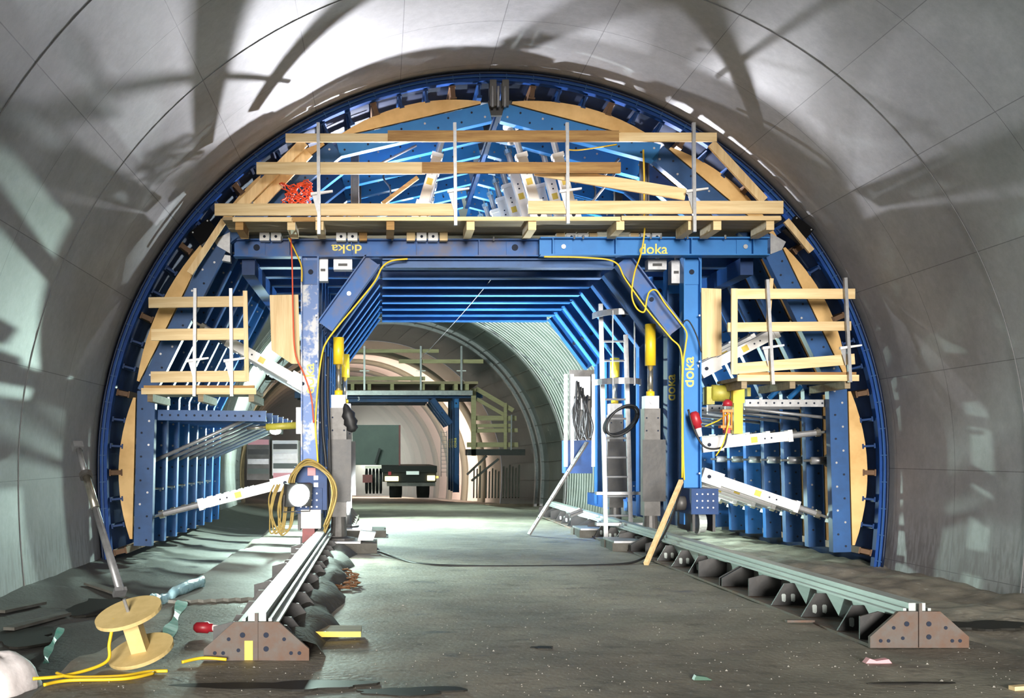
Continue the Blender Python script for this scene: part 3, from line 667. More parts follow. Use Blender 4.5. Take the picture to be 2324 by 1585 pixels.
# plywood panels beside the columns
pp = [P(612,670,16.05), P(677,669,16.05), P(681,826,16.05), P(662,826,16.05), P(616,795,16.05)]
tag(MB().extr(pp, (0, 0.025, 0)).build('plywood_panel', 'timber_v'), 'tall pine panel with a clipped corner beside the left column', 'panel')
p2 = thing('plywood_panel', P(1615, 815, 16.05), 'tall pine panel with a raised batten beside the right column', 'panel')
MB().extr([P(1592,654,16.05), P(1637,656,16.05), P(1638,806,16.05), P(1610,812,16.05), P(1593,812,16.05)], (0, 0.025, 0)).build('sheet', 'timber_v', p2)
MB().extr([P(1592,662,16.02), P(1604,662,16.02), P(1604,814,16.02), P(1594,816,16.02)], (0, 0.03, 0)).build('batten', 'timber_v', p2)
# clamps between deck and beam
CLAMPS = [(613, 537, 0, 0), (787, 537, 0, 1), (970, 537, 1, 1), (1310, 538, 1, 1), (1478, 538, 1, 0)]
for i, (x, y, l, r) in enumerate(CLAMPS):
    d = 16.0; c = thing('beam_clamp', P(x, y+9, d), ['leftmost', 'second', 'middle', 'fourth', 'rightmost'][i]+' white double clamp on the cross beam under the upper deck', 'clamp', 'clamps on the cross beam')
    for k in (-1, 1):
        b = rect('jaw', x+k*13-11, y-9, x+k*13+11, y+9, d, 0.14, 'white', c)
        q = P(x+k*13, y, d); MB().tube(q, q-Vector((0,0.01,0)), 0.022, 8).build('bolt_hole', 'hole', b)
    if l: rect('wedge_block', x-47, y-9, x-28, y+9, d, 0.12, 'timber', c)
    if r: rect('wedge_block', x+28, y-9, x+46, y+9, d, 0.12, 'timber_old' if i == 1 else 'timber', c)
for i, (x, y, lab) in enumerate(((778, 600, 'left of the left knee brace'), (1492, 600, 'right of the right knee brace'), (733, 612, 'beside the head of the left column'), (1535, 617, 'beside the head of the right column'))):
    c = thing('grey_clamp', P(x, y+12, 16.3), 'grey cast clamp under the cross beam '+lab, 'clamp', 'grey clamps under the cross beam')
    h = 12 if i < 2 else 26; w = 21 if i < 2 else 11
    rect('casting', x-w, y-h, x+w, y+h, 16.3, 0.2, 'galv', c); rect('slot', x-w*0.5, y-2, x+w*0.5, y+4, 16.29, 0.02, 'steel_dark', c)
    q = P(x, y-h, 16.4); MB().tube(q, q+Vector((0,0,0.12)), 0.03, 8).build('stud', 'galv', c)
# grey end shoes of the cross beam
for x0, x1, lab in ((487, 524, 'left'), (1743, 1778, 'right')):
    c = thing('end_shoe', P((x0+x1)/2, 590, 16.1), 'grey steel shoe at the %s end of the cross beam' % lab, 'bracket')
    a = P(x0, 0, 16.1).x; b = P(x1, 0, 16.1).x
    zz = lambda y: P(0, y, 16.1).z
    if lab == 'left': poly = [(a, zz(548)), (b, zz(530)), (b, zz(578)), (a+0.06, zz(562))]
    else: poly = [(a, zz(532)), (b, zz(552)), (b-0.06, zz(570)), (a, zz(580))]
    MB().prism(poly, 16.0, 16.2).build('shoe_plate', 'galv', c)
    MB().prism([(a, zz(590)), (b, zz(596)), (b, zz(582)), (a, zz(576))], 16.05, 16.2).build('lower_plate', 'galv', c)
# ------------------------------------------------------------------ hydraulic jacks, wheels, ladder
def jack(x, d, label, ytop, wide=1.0, sleeve='steel', zbase=0.16):
    q = lambda y: P(0, y, 16.4).z
    t = thing('hydraulic_jack', (x, d, zbase), label, 'hydraulic jack', 'hydraulic jacks of the carriage')
    MB().tube((x, d, q(ytop)), (x, d, q(826)), 0.085, 16).build('cylinder', 'yellow', t, True)
    MB().tube((x, d, q(826)), (x, d, q(892)), 0.045, 14).build('piston_rod', 'chrome', t, True)
    MB().tube((x, d, q(886)), (x, d, q(900)), 0.065, 14).build('rod_collar', 'yellow', t, True)
    b = MB().box((x-0.11, d-0.11, q(926)), (x+0.11, d+0.11, q(897))).build('clevis', 'galv', t)
    MB().tube((x, d-0.11, q(911)), (x, d-0.135, q(911)), 0.04, 12).build('pin', 'galv', b)
    s = MB().box((x-0.125, d-0.125, zbase+0.36), (x+0.125, d+0.125, q(926))).build('sleeve', sleeve, t)
    for zz in (0.15, 0.35, 0.9):
        for g in (-1, 1): MB().tube((x+g*0.09, d-0.125, q(926)-zz), (x+g*0.09, d-0.13, q(926)-zz), 0.014, 8).build('bolt_hole', 'hole', s)
    MB().box((x-0.16, d-0.16, 0.75), (x+0.2, d-0.126, 1.72)).build('guard_plate', 'steel_dark', t)
    MB().lathe((x, d, zbase), (0,0,1), [(0, 0.26), (0.03, 0.26), (0.05, 0.13), (0.36, 0.11)], 16).build('foot', 'steel', t, False)
XLJ, XRJ = P(768, 0, 16.4).x, P(1467, 0, 17.0).x
jack(XLJ, 16.5, 'hydraulic jack with yellow cylinder behind the left front column', 765)
jack(XRJ, 16.75, 'hydraulic jack with yellow cylinder right of the caged ladder', 730)
jack(XRJ, 19.3, 'rear hydraulic jack with dusty yellow cylinder left of the caged ladder', 775)
jack(XLJ, 19.3, 'rear hydraulic jack behind the left front one', 765)
def sleeper(x0, x1, d0, d1, h, label, m='conc_block'):
    t = thing('bearing_sleeper', ((x0+x1)/2, (d0+d1)/2, 0), label, 'sleeper', 'bearing sleepers under the jacks')
    n = 3
    for i in range(n):
        a = d0+(d1-d0)*i/n; MB().box((x0+0.02*(i % 2), a, fh((x0+x1)/2, a)-0.01), (x1-0.03*(i % 2), a+(d1-d0)/n-0.015, h)).build('balk', m, t)
    MB().box((x0+0.02, d0-0.02, h), (x1-0.25, d1-0.1, h+0.03)).build('steel_plate', 'galv', t)
sleeper(XLJ-0.25, XLJ+0.60, 16.1, 16.95, 0.13, 'stack of dirty timber balks under the left front jack')
sleeper(XRJ-0.72, XRJ+0.30, 16.2, 17.1, 0.13, 'stack of dirty timber balks under the right front jack')
sleeper(XRJ-0.72, XRJ+0.35, 18.9, 19.8, 0.13, 'stack of timber balks under the rear right jack, left of the ladder')
sleeper(XLJ-0.25, XLJ+0.75, 18.8, 19.8, 0.13, 'dark timber balks under the rear left jack')
tag(MB().prism([(XLJ+0.30, 0.16), (XLJ+0.54, 0.16), (XLJ+0.58, 0.28), (XLJ+0.34, 0.31)], 16.3, 16.55).build('paper_sack', 'bag'), 'crumpled pale sack lying on the balks beside the left jack', 'sack')
# wheel trucks under the columns
def wheel_truck(x, d, label):
    t = thing('wheel_truck', (x, d, 0.3), label, 'wheel truck', 'wheel trucks under the columns')
    MB().box((x-0.2, d-0.45, 0.60), (x+0.2, d+0.45, 0.98)).build('truck_box', 'blue_dark', t)
    MB().box((x-0.17, d-0.40, 0.34), (x-0.13, d+0.40, 0.60)).build('side_plate', 'steel_dark', t); MB().box((x+0.13, d-0.40, 0.34), (x+0.17, d+0.40, 0.60)).build('side_plate', 'steel_dark', t)
    for k in (-0.22, 0.22):
        MB().lathe((x-0.06, d+k, 0.46), (1,0,0), [(0, 0.17), (0.03, 0.17), (0.03, 0.145), (0.12, 0.145)], 18).build('wheel', 'rail_steel', t, False)
    MB().tube((x-0.33, d-0.1, 0.75), (x-0.2, d-0.1, 0.75), 0.11, 14).build('motor', 'steel', t, True)
    for a in (-0.12, -0.04, 0.04, 0.12):
        for b in (0.70, 0.80, 0.9): MB().tube((x+a, d-0.45, b), (x+a, d-0.462, b), 0.014, 6).build('bolt', 'galv', t)
wheel_truck(P(1575,0,16.2).x, 16.1, 'blue wheel truck with bolted box under the right front column')
wheel_truck(P(704,0,16.2).x, 16.35, 'wheel truck under the left front column behind the lamp')
wheel_truck(P(1575,0,16.2).x, 20.0, 'blue wheel truck under the rear right column')
# rails
def rail(xc, y0, y1, label, big, xw=0.37, h=0.30):
    t = thing('crane_rail', (xc, y0, 0), label, 'rail')
    g = 0.0
    top = MB()
    top.box((xc-0.065, y0+0.02, h-0.02), (xc+0.065, y1, h+0.045)).build('rail_head', 'rail_steel', t)
    for s in (-1, 1): MB().box((xc+s*0.095-0.012, y0+0.02, h-0.03), (xc+s*0.095+0.012, y1, h+0.005)).build('clip_strip', 'rail_steel', t)
    MB().box((xc-0.15, y0+0.02, h-0.05), (xc+0.15, y1, h-0.031)).build('top_flange', 'rail_steel', t)
    MB().box((xc-0.015, y0+0.02, 0.03), (xc+0.015, y1, h-0.05)).build('web', 'rail_steel', t)
    MB().box((xc-xw, y0+0.02, 0.004), (xc+xw, y1, 0.028)).build('base_flange', 'rust', t)
    e = MB().prism([(xc-xw-0.01, 0.005), (xc+xw+0.01, 0.005), (xc+xw+0.01, 0.09), (xc+0.16, h-0.015), (xc-0.16, h-0.015), (xc-xw-0.01, 0.09)], y0-0.02, y0+0.015).build('end_plate', 'rust', t)
    MB().box((xc-0.012, y0-0.035, 0.01), (xc+0.012, y0-0.02, h+0.05)).build('weld_bead', 'rust', e)
    for sx, sz in ((-0.30, 0.06), (-0.24, 0.06), (-0.13, 0.08), (0.07, 0.09), (0.25, 0.06), (0.31, 0.06), (-0.10, 0.19), (0.07, 0.19), (-0.2, 0.16), (0.2, 0.16)):
        MB().tube((xc+sx, y0-0.02, sz), (xc+sx, y0-0.024, sz), 0.014 if abs(sx) > 0.12 else 0.02, 10).build('bolt_hole', 'hole', e)
    base = y0
    while base < y1-0.3:
        for off, kd in ((0.22, 'trap'), (0.62, 'tri'), (1.37, 'tri'), (2.10, 'tri'), (2.75, 'trap'), (3.55, 'joint'), (3.63, 'joint')):
            y = base+off
            if y > y1-0.1: break
            if kd == 'tri':
                w2 = 0.17; cx = xc-0.016-w2
                gg = MB().prism([(cx-w2, 0.03), (cx+w2, 0.03), (cx+0.055, h-0.06), (cx-0.045, h-0.06)], y, y+0.02).build('gusset', 'steel_dark', t)
                for q in (-0.055, 0.035):
                    MB().prism([(cx+q-0.015, 0.07), (cx+q+0.013, 0.06), (cx+q+0.022, 0.075), (cx+q+0.022, 0.13), (cx+q+0.012, 0.14), (cx+q-0.012, 0.14), (cx+q-0.02, 0.13)], y-0.004, y-0.0005).build('slot', 'rail_steel', gg)
            elif kd == 'trap':
                MB().prism([(xc-xw+0.02, 0.03), (xc-0.016, 0.03), (xc-0.016, h-0.10), (xc-0.20, h-0.05), (xc-xw+0.02, h-0.09)], y, y+0.02).build('gusset', 'steel_dark', t)
            else:
                MB().prism([(xc-xw, 0.03), (xc-0.016, 0.03), (xc-0.016, h-0.055), (xc-0.15, h-0.055), (xc-xw, 0.12)], y, y+0.02).build('joint_plate', 'steel_dark', t)
            MB().prism([(xc+0.016, 0.03), (xc+xw-0.02, 0.03), (xc+0.2, h-0.08), (xc+0.016, h-0.06)], y, y+0.02).build('gusset', 'steel_dark', t)
        base += 4.25
    return t
rr_ = rail(4.14, 8.15, 25.5, 'right steel rail beam with rusty end plate and dark gussets', True)
lr_ = rail(-0.90, 7.65, 25.5, 'left steel rail beam with rusty yellow-marked end plate', False)
MB().box((-0.985, 7.622, 0.01), (-0.925, 7.632, 0.15)).build('paint_mark', 'yellow', lr_)
# earth heaped against the left rail
def heap(name, pts, m, label, cat, seed, kind=None):
    rr = random.Random(seed); vs = []; fs = []; n = len(pts); k = 7
    for i, (x0, x1, y, h) in enumerate(pts):
        for j in range(k):
            t = j/(k-1); x = x0+(x1-x0)*t; z = fh(x, y)-0.01+h*math.sin(math.pi*t)**0.8*(0.85+0.3*rr.random())
            vs.append((x, y+0.04*rr.random(), z))
    for i in range(n-1):
        for j in range(k-1): fs.append((i*k+j, i*k+j+1, (i+1)*k+j+1, (i+1)*k+j))
    return tag(MB().add(vs, fs).build(name, m, None, True), label, cat, None, kind)
M['earth'] = mat('packed_dirt', (0.085, 0.078, 0.065), 0.85, 0, (0.05, 0.046, 0.038), 6, 0.8, 0.6, 14)
heap('dirt_bank', [(-0.87, -0.40-0.06*math.sin(i*1.3), 7.8+0.35*i, 0.15+0.03*math.sin(i*2.1)) for i in range(24)], 'earth', 'dirt and mortar banked against the right side of the left rail', 'dirt', 3, 'stuff')
# caged ladder
DL = 18.0
ld = thing('caged_ladder', P(1405, 1225, DL), 'aluminium ladder with safety cage hoops inside the right side of the passage', 'ladder')
for (x, y0) in ((1369, 690), (1426, 760)):
    a, b = P(x+6, 1222, DL), P(x-6, y0, DL); MB().bar(a, b, 0.05, 0.07).build('stile', 'galv', ld)
for y in list(range(775, 1215, 44)):
    t = (1222-y)/480; a, b = P(1374-12*t, y, DL), P(1432-12*t, y, DL); MB().tube(a, b, 0.018, 8).build('rung', 'galv', ld)
for y in (718, 870):
    c = P(1398, y, DL); pts = []
    for i in range(15):
        t = math.pi*i/14; pts.append((c.x-0.40*math.cos(t), DL-0.62*math.sin(t), c.z))
    mb = MB()
    for i in range(14): mb.bar(pts[i], pts[i+1], 0.012, 0.10)
    mb.build('cage_hoop', 'galv', ld)
for k in (-0.18, 0.18):
    c = P(1398, 0, DL).x+k; dd = DL-0.56
    MB().bar((c, dd, P(0, 880, DL).z), (c, dd, P(0, 715, DL).z), 0.05, 0.012).build('cage_bar', 'galv', ld)
for y in (1120, 1190):
    a = P(1352, y, DL); b = P(1462, y, DL); MB().bar(a, b, 0.14, 0.05).build('foot_step', 'galv', ld)
# hydraulic power pack with hoses behind the ladder
DH = 19.6
hp = thing('hydraulic_power_pack', P(1315, 1075, DH), 'hydraulic control cabinet full of black hoses on the right rear column', 'power pack')
for x in (1284, 1298, 1346): MB().box(P(x-3, 1060, DH), P(x+3, 850, DH+0.06)).build('frame_post', 'galv', hp)
rect('back_panel', 1292, 840, 1348, 1000, DH+0.12, 0.05, 'steel', hp); rect('tank', 1284, 1000, 1345, 1075, DH+0.02, 0.4, 'blue_dark', hp)
rect('valve_block', 1304, 905, 1332, 930, DH-0.02, 0.1, 'galv', hp); rect('gauge_plate', 1300, 855, 1340, 900, DH+0.05, 0.05, 'galv', hp)
for k in range(12):
    rr = random.Random(k); x = 1300+rr.random()*40
    pts = [P(x, 860+rr.random()*50, DH), P(x-12+rr.random()*24, 910+rr.random()*30, DH-0.08), P(x-10+rr.random()*20, 950+rr.random()*20, DH-0.05), P(x-6+rr.random()*12, 990+rr.random()*12, DH)]
    cable('hose', pts, 0.018, 'black', '', parent=hp)
# coil of hose hung on the ladder
hc = MB()
for k in range(4):
    c = P(1408, 955, DL-0.1-0.02*k); hc.path([(c.x+0.27*math.cos(2*math.pi*i/24)+0.01*k, c.y-0.01*k, c.z+(0.20+0.01*k)*math.sin(2*math.pi*i/24)+0.12*math.cos(2*math.pi*i/24)) for i in range(25)], 0.022, 6)
tag(hc.build('hose_coil', 'black', None, True), 'coil of black hose hung on the caged ladder', 'hose')
# leaning plank and stick
pk = thing('leaning_plank', P(1200, 1215, 19.3), 'perforated grey plank leaning against the power pack', 'plank')
a, b = P(1200, 1214, 19.2), P(1332, 1004, 19.3); MB().bar(a, b, 0.03, 0.17, (0,1,0.2)).build('board', 'steel', pk)
n_ = MB()
for k in range(14):
    c = a.lerp(b, (k+0.5)/14)-Vector((0, 0.016, 0)); n_.tube(c, c-Vector((0,0.006,0)), 0.022, 8)
n_.build('hole_row', 'hole', pk)
tag(MB().bar(P(1466, 1281, 14.3), P(1546, 1092, 15.5), 0.06, 0.05).build('wooden_stick', 'timber_v'), 'pale wooden batten leaning against the right front column', 'stick')
# steel prop leaning on the left lining
pr = thing('steel_prop', P(272, 1345, 12.0), 'galvanised steel prop leaning on the left lining wall', 'prop')
a, b = P(272, 1345, 12.0), P(178, 1020, 13.4); m_ = a.lerp(b, 0.56); m2 = a.lerp(b, 0.80)
MB().tube(a, m_, 0.042, 12).build('outer_tube', 'galv', pr, True); MB().tube(m_, m2, 0.050, 12).build('sleeve', 'chrome', pr, True)
MB().tube(m2, b, 0.034, 12).build('inner_tube', 'galv', pr, True); MB().tube(m2-(b-a).normalized()*0.03, m2+(b-a).normalized()*0.03, 0.085, 8).build('collar_nut', 'steel', pr)
MB().bar(b, b+(b-a).normalized()*0.10, 0.12, 0.10).build('head_plate', 'galv', pr); MB().bar(a-(b-a).normalized()*0.02, a+(b-a).normalized()*0.03, 0.14, 0.12).build('foot_plate', 'galv', pr)
MB().tube(a+Vector((0.05,-0.03,0.02)), m_+Vector((0.03,-0.03,0)), 0.018, 8).build('side_rod', 'galv', pr)
# ------------------------------------------------------------------ lamps
LAMP_N = [0]
def lamp(pos, aim, energy, col, label, size=0.16, visible=True, group='work lamps on the carriage', spread=3.1, es=None):
    pos, aim = Vector(pos), Vector(aim); u = (aim-pos).normalized()
    t = thing('work_lamp', pos, label, 'work lamp', group)
    up = Vector((0,0,1)) if abs(u.z) < 0.9 else Vector((0,1,0))
    a = u.cross(up).normalized(); b = a.cross(u)
    s = size*0.62
    MB().bar(pos-u*0.11, pos-u*0.012, 2*s, 2*s*0.8, b).build('housing', 'lampbody', t)
    MB().tube(pos-u*0.011, pos-u*0.002, 0.78*s, 20).build('lens', 'lampglass', t)
    MB().path([pos-u*0.06+a*s*1.05, pos-u*0.06+a*s*1.05-b*s*1.2, pos-u*0.06-a*s*1.05-b*s*1.2, pos-u*0.06-a*s*1.05], 0.01, 6).build('bracket', 'steel', t)
    ld_ = bpy.data.lights.new('lamp_light', 'AREA'); ld_.shape = 'DISK'; ld_.size = size; ld_.energy = energy; ld_.color = col; ld_.spread = spread
    lo = bpy.data.objects.new('lamp_light', ld_); COL.objects.link(lo); lo.parent = t
    lo.location = u*0.03; lo.rotation_euler = (-u).to_track_quat('Z', 'Y').to_euler()
    return t
# ------------------------------------------------------------------ second carriage further in
D2 = 45.8
dv = Vector((-1.5, D2-(16.2+PITCH), -0.6))
for i in range(3):
    copy_tree(frames[1], dv+Vector((0, i*1.6, 0)), ['front', 'middle', 'rear'][i]+' portal frame of the far carriage behind the truck lane', 'portal frames of the far carriage')
def rectw(name, x0, y0, x1, y1, d, thick, m, parent): return rect(name, x0, y0, x1, y1, d, thick, m, parent)
pf = thing('work_platform', P(930, 880, D2-1), 'top deck of the far carriage with a grey edge beam', 'platform')
a, b = P(770, 872, D2-1.2), P(1085, 866, D2-1.2)
for i in range(5): MB().box((a.x, D2-1.2+i*1.2, a.z), (b.x, D2-1.2+i*1.2+1.17, b.z)).build('plank', 'plank', pf)
MB().box((a.x, D2-1.0, P(0,900,D2).z), (P(1068,0,D2).x, D2-0.8, P(0,890,D2).z)).build('edge_beam', 'galv', pf)
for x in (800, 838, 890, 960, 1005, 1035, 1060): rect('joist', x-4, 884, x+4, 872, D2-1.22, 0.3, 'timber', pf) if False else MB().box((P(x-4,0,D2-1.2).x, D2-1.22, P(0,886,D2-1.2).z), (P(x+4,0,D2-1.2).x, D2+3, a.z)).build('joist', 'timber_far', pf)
g = thing('guardrail', P(930, 872, D2-1.2), 'guardrail of pale boards on the far carriage top', 'guardrail')
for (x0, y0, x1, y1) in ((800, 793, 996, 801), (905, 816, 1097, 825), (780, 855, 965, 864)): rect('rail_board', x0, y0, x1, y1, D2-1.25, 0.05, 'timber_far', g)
for x in (827, 955, 1047):
    MB().bar(P(x, 886, D2-1.3), P(x, 786, D2-1.3), 0.08, 0.08).build('post', 'galv', g)
    q = P(x, 842, D2-1.3); MB().box((q.x-0.2, q.y, q.z-0.02), (q.x+0.2, q.y+0.05, q.z+0.02)).build('bracket_arm', 'white', g)
sc = thing('stair_cage', P(1115, 1030, D2-0.6), 'pale timber stair cage hanging on the right of the far carriage', 'stair cage')
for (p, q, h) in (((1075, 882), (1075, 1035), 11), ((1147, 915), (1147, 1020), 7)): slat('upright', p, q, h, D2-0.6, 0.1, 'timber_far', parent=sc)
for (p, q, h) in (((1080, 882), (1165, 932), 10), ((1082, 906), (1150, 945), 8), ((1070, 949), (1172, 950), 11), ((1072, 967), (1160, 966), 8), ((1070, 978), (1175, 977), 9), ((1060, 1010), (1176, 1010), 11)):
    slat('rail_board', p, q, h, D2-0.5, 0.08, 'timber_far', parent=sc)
slat('post', (1161, 942), (1160, 1022), 3, D2-0.7, 0.06, 'galv', parent=sc)
rect('deck', 1062, 1020, 1192, 1034, D2-0.6, 1.4, 'steel_dark', sc)
for (p, q) in (((1060, 1078), (1105, 1035)), ((1070, 1092), (1132, 1042))):
    slat('strut', p, q, 5, D2-0.4, 0.08, 'steel', parent=sc)
l2 = thing('far_ladder', P(1008, 1080, D2-0.4), 'slim ladder between the braces of the far carriage', 'ladder')
for x in (1001, 1014): slat('stile', (x, 978), (x, 1082), 1.6, D2-0.4, 0.05, 'galv', parent=l2)
for y in range(982, 1080, 9): slat('rung', (1001, y), (1014, y), 1.2, D2-0.4, 0.04, 'galv', parent=l2)
rect_lab = thing('number_plate_sign', P(817, 910, D2-0.95), 'small white number three on the far cross beam', 'sign')
letters('3', P(814, 906, D2-1.05), 0.22, (math.pi/2, 0, 0), 'letter_w', rect_lab)
for i, (x0, x1, y0) in enumerate(((1075, 1100, 1062), (1103, 1140, 1068), (1142, 1190, 1060))):
    t = thing('plank_stack', P((x0+x1)/2, 1128, 44), 'dark upright planks leaning %s the foot of the far right wall' % ('left at', 'midway along', 'right at')[i], 'planks', 'planks leaning in the far bay')
    n = int((x1-x0)/7)
    for k in range(n):
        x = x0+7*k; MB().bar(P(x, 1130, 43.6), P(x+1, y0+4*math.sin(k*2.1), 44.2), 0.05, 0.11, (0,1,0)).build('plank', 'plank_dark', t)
# ------------------------------------------------------------------ truck
DT2 = 44.0
M['tarp'] = mat('grey_green_board', (0.10, 0.125, 0.11), 0.6, 0, (0.07, 0.085, 0.078), 1.2, 0.7)
M['truckdark'] = mat('truck_chassis', (0.012, 0.012, 0.011), 0.6, spec=0.2)  # darkened to cancel the frontal light that reaches the truck
M['headlight'] = mat('vehicle_light', (1, 1, 0.9), 0.3, emit=(1.0, 0.80, 0.36), estr=9.0)
M['amber'] = mat('amber_light', (1, 0.6, 0.1), 0.3, emit=(1.0, 0.6, 0.1), estr=2.0)
tr = thing('flatbed_truck', P(930, 1118, DT2), 'flatbed truck with lit lamps parked before the far carriage', 'truck')
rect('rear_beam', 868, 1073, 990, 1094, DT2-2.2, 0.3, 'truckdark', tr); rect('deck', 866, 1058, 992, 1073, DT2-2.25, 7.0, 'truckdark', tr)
rect('bumper', 878, 1094, 988, 1104, DT2-2.1, 0.2, 'steel', tr)
rect('lamp', 874, 1082, 904, 1092, DT2-2.28, 0.05, 'headlight', tr); rect('lamp', 970, 1080, 987, 1091, DT2-2.28, 0.05, 'headlight', tr)
rect('marker_lamp', 990, 1081, 995, 1086, DT2-2.28, 0.05, 'amber', tr); rect('red_lamp', 881, 1071, 888, 1079, DT2-2.28, 0.05, 'red', tr)
rect('number_plate', 922, 1070, 951, 1078, DT2-2.28, 0.03, 'letter_w', tr)
for x, r_ in ((962, 0.5), (900, 0.5)):
    q = P(x, 1106, DT2-0.8); MB().lathe(q-Vector((0.3,0,0)), (1,0,0), [(0, 0.30), (0.02, 0.44), (0.5, 0.44), (0.52, 0.30)], 20).build('wheel', 'black', tr, True)
for k in range(5):
    x = 832+8*k; q = P(x, 1092, DT2-1.2+0.1*k); MB().lathe(q-Vector((0.06,0,0)), (1,0,0), [(0, 0.35), (0.02, 0.52), (0.10, 0.52), (0.12, 0.35)], 20).build('tyre', 'black', tr, True)
    rect('lath', x-4, 1058, x+4, 1064, DT2-1.8, 0.1, 'cream', tr)
hb = rect('headboard', 800, 965, 905, 1056, DT2-0.2, 0.18, 'tarp', tr); rect('red_edge', 905, 965, 909, 1058, DT2-0.22, 0.2, 'maroon', tr)
slat('exhaust_stack', (852, 1052), (862, 1018), 5, DT2-0.5, 0.1, 'black', parent=tr)
rect('reflector', 823, 1078, 845, 1096, DT2-1.85, 0.04, 'maroon', tr)
# ------------------------------------------------------------------ reinforcement hoops behind the carriage
hoops = thing('reinforcement_hoops', (CX, 33, 0), 'pale curved reinforcement bars lining the tunnel vault behind the carriage', 'reinforcement')
for i in range(26):
    y = 32.6+0.33*i; mb = MB(); rr = random.Random(i); t0 = rr.uniform(-2, 4)
    mb.path([(A(t, 6.44)[0]+offx(y), y+0.04*math.sin(t*0.3+i), A(t, 6.44)[1]+offz(y)) for t in range(-104, 105, 4)], 0.020, 5)
    mb.build('bar', 'white', hoops, True)
for i in range(30):
    th = -100+200*i/29; MB().path([(A(th, 6.42)[0]+offx(y), y, A(th, 6.42)[1]+offz(y)) for y in (41.3, 42.5, 44, 46, 48, 50)], 0.012, 5).build('longitudinal_bar', 'steel', hoops, True)
struct(arch('trim_6', [41.1, 41.3], 6.40, -106, 106, 64, 'galv', 0.06))
# ------------------------------------------------------------------ cables and hoses on the carriage
DC = 15.98
cable('yellow_cable', [P(1460,460,15.6), P(1463,520,15.7), P(1455,575,15.75), P(1440,620,15.9), P(1434,670,15.95), P(1445,700,15.95), P(1462,708,15.95), P(1468,680,15.95), P(1475,662,15.95), P(1490,660,15.95), P(1510,690,15.95), P(1540,728,15.95), P(1558,755,15.95), P(1556,785,15.95), P(1550,840,15.95), P(1550,1000,15.95), P(1553,1090,15.95)], 0.013, 'yellow_cable', 'yellow cable looping over the right knee brace and down the right column')
cable('yellow_cable', [P(1235,583,15.85), P(1330,585,15.9), P(1395,595,15.9), P(1420,635,15.95), P(1470,705,15.95), P(1520,765,15.95), P(1546,800,15.95), P(1548,900,15.95), P(1548,1085,15.95)], 0.012, 'yellow_cable', 'thin yellow cable along the inner edge of the right knee brace')
cable('yellow_cable', [P(925,588,16.0), P(890,592,16.0), P(868,606,15.98), P(850,640,15.98), P(810,690,15.98), P(772,735,15.98), P(742,775,15.98), P(731,805,15.98), P(722,870,15.98), P(716,960,15.98), P(720,1030,15.98), P(722,1060,15.95)], 0.014, 'yellow_cable', 'yellow cable along the left knee brace and left column')
cable('yellow_cable', [P(655,540,15.85), P(672,575,15.9), P(684,605,15.95), P(685,640,15.95)], 0.012, 'yellow_cable', 'short yellow cable from the deck to the left column head')
cable('red_cable', [P(660,540,15.86), P(663,600,15.86), P(665,700,15.86), P(670,800,15.86), P(690,850,15.88), P(706,900,15.9), P(712,960,15.9)], 0.012, 'redcable', 'thin red cable hanging down past the left panel')
cable('yellow_cable', [P(1460,340,16.0), P(1462,400,16.0), P(1462,455,16.0)], 0.014, 'yellow_cable', 'yellow cable hanging along the right hanger post')
cable('yellow_cable', [P(1290,340,16.0), P(1320,340,16.0), P(1400,328,16.0)], 0.010, 'yellow_cable', 'yellow cable slung under the top right guard board')
cable('wire', [P(1148,592,16.4), P(1060,700,20), P(955,815,25)], 0.006, 'galv', 'thin slack wire crossing the passage from the cross beam', 'wire')
cable('wire', [P(1072,716,23.5), P(1180,800,25), P(1292,888,24)], 0.010, 'galv', 'pale taut cable running down the right vault behind the carriage', 'wire')
cable('black_cable', [P(1546,735,15.96), P(1562,728,15.96), P(1580,760,15.96), P(1592,800,15.96)], 0.010, 'black', 'short black cable loop on the right column')
cable('black_cable', [P(1562,930,15.96), P(1575,975,15.9), P(1600,1015,15.85), P(1640,1015,15.85), P(1650,985,15.85)], 0.016, 'black', 'black cable looping from the red plug at the right column')
cable('black_cable', [P(735,800,16.1), P(731,880,16.1), P(733,980,16.1), P(740,1060,16.1), P(745,1200,16.1)], 0.024, 'black', 'thick black hose hanging beside the left jack')
cable('black_cable', [P(745,810,16.15), P(744,900,16.15), P(748,1000,16.15), P(750,1150,16.15)], 0.020, 'black', 'second black hose hanging beside the left jack')
cable('ground_hose', [P(858,1252,15.8), P(905,1268,14.9), P(960,1281,14.35), P(1080,1286,14.1), P(1250,1286,14.1), P(1400,1282,14.3), P(1455,1270,14.7), P(1490,1240,15.0), P(1520,1185,15.3), P(1545,1110,15.6)], 0.018, 'black', 'black hose lying across the passage floor and up the right column', 'hose')
# orange-red cable bundle on the upper deck
bd = MB(); rr = random.Random(5)
for k in range(11):
    c = P(674+rr.uniform(-10, 10), 446+rr.uniform(-6, 6), 15.6); ax, az = rr.uniform(0.10, 0.20), rr.uniform(0.14, 0.20); ph = rr.uniform(0, 6)
    bd.path([(c.x+ax*math.cos(2*math.pi*i/20+ph)+0.03*math.sin(3*i), c.y+0.05*math.sin(i), c.z+az*math.sin(2*math.pi*i/20)) for i in range(21)], 0.010, 5)
tag(bd.build('cable_bundle', 'redcable', None, True), 'tangled orange red cable bundle hung on the upper left guardrail', 'cable')
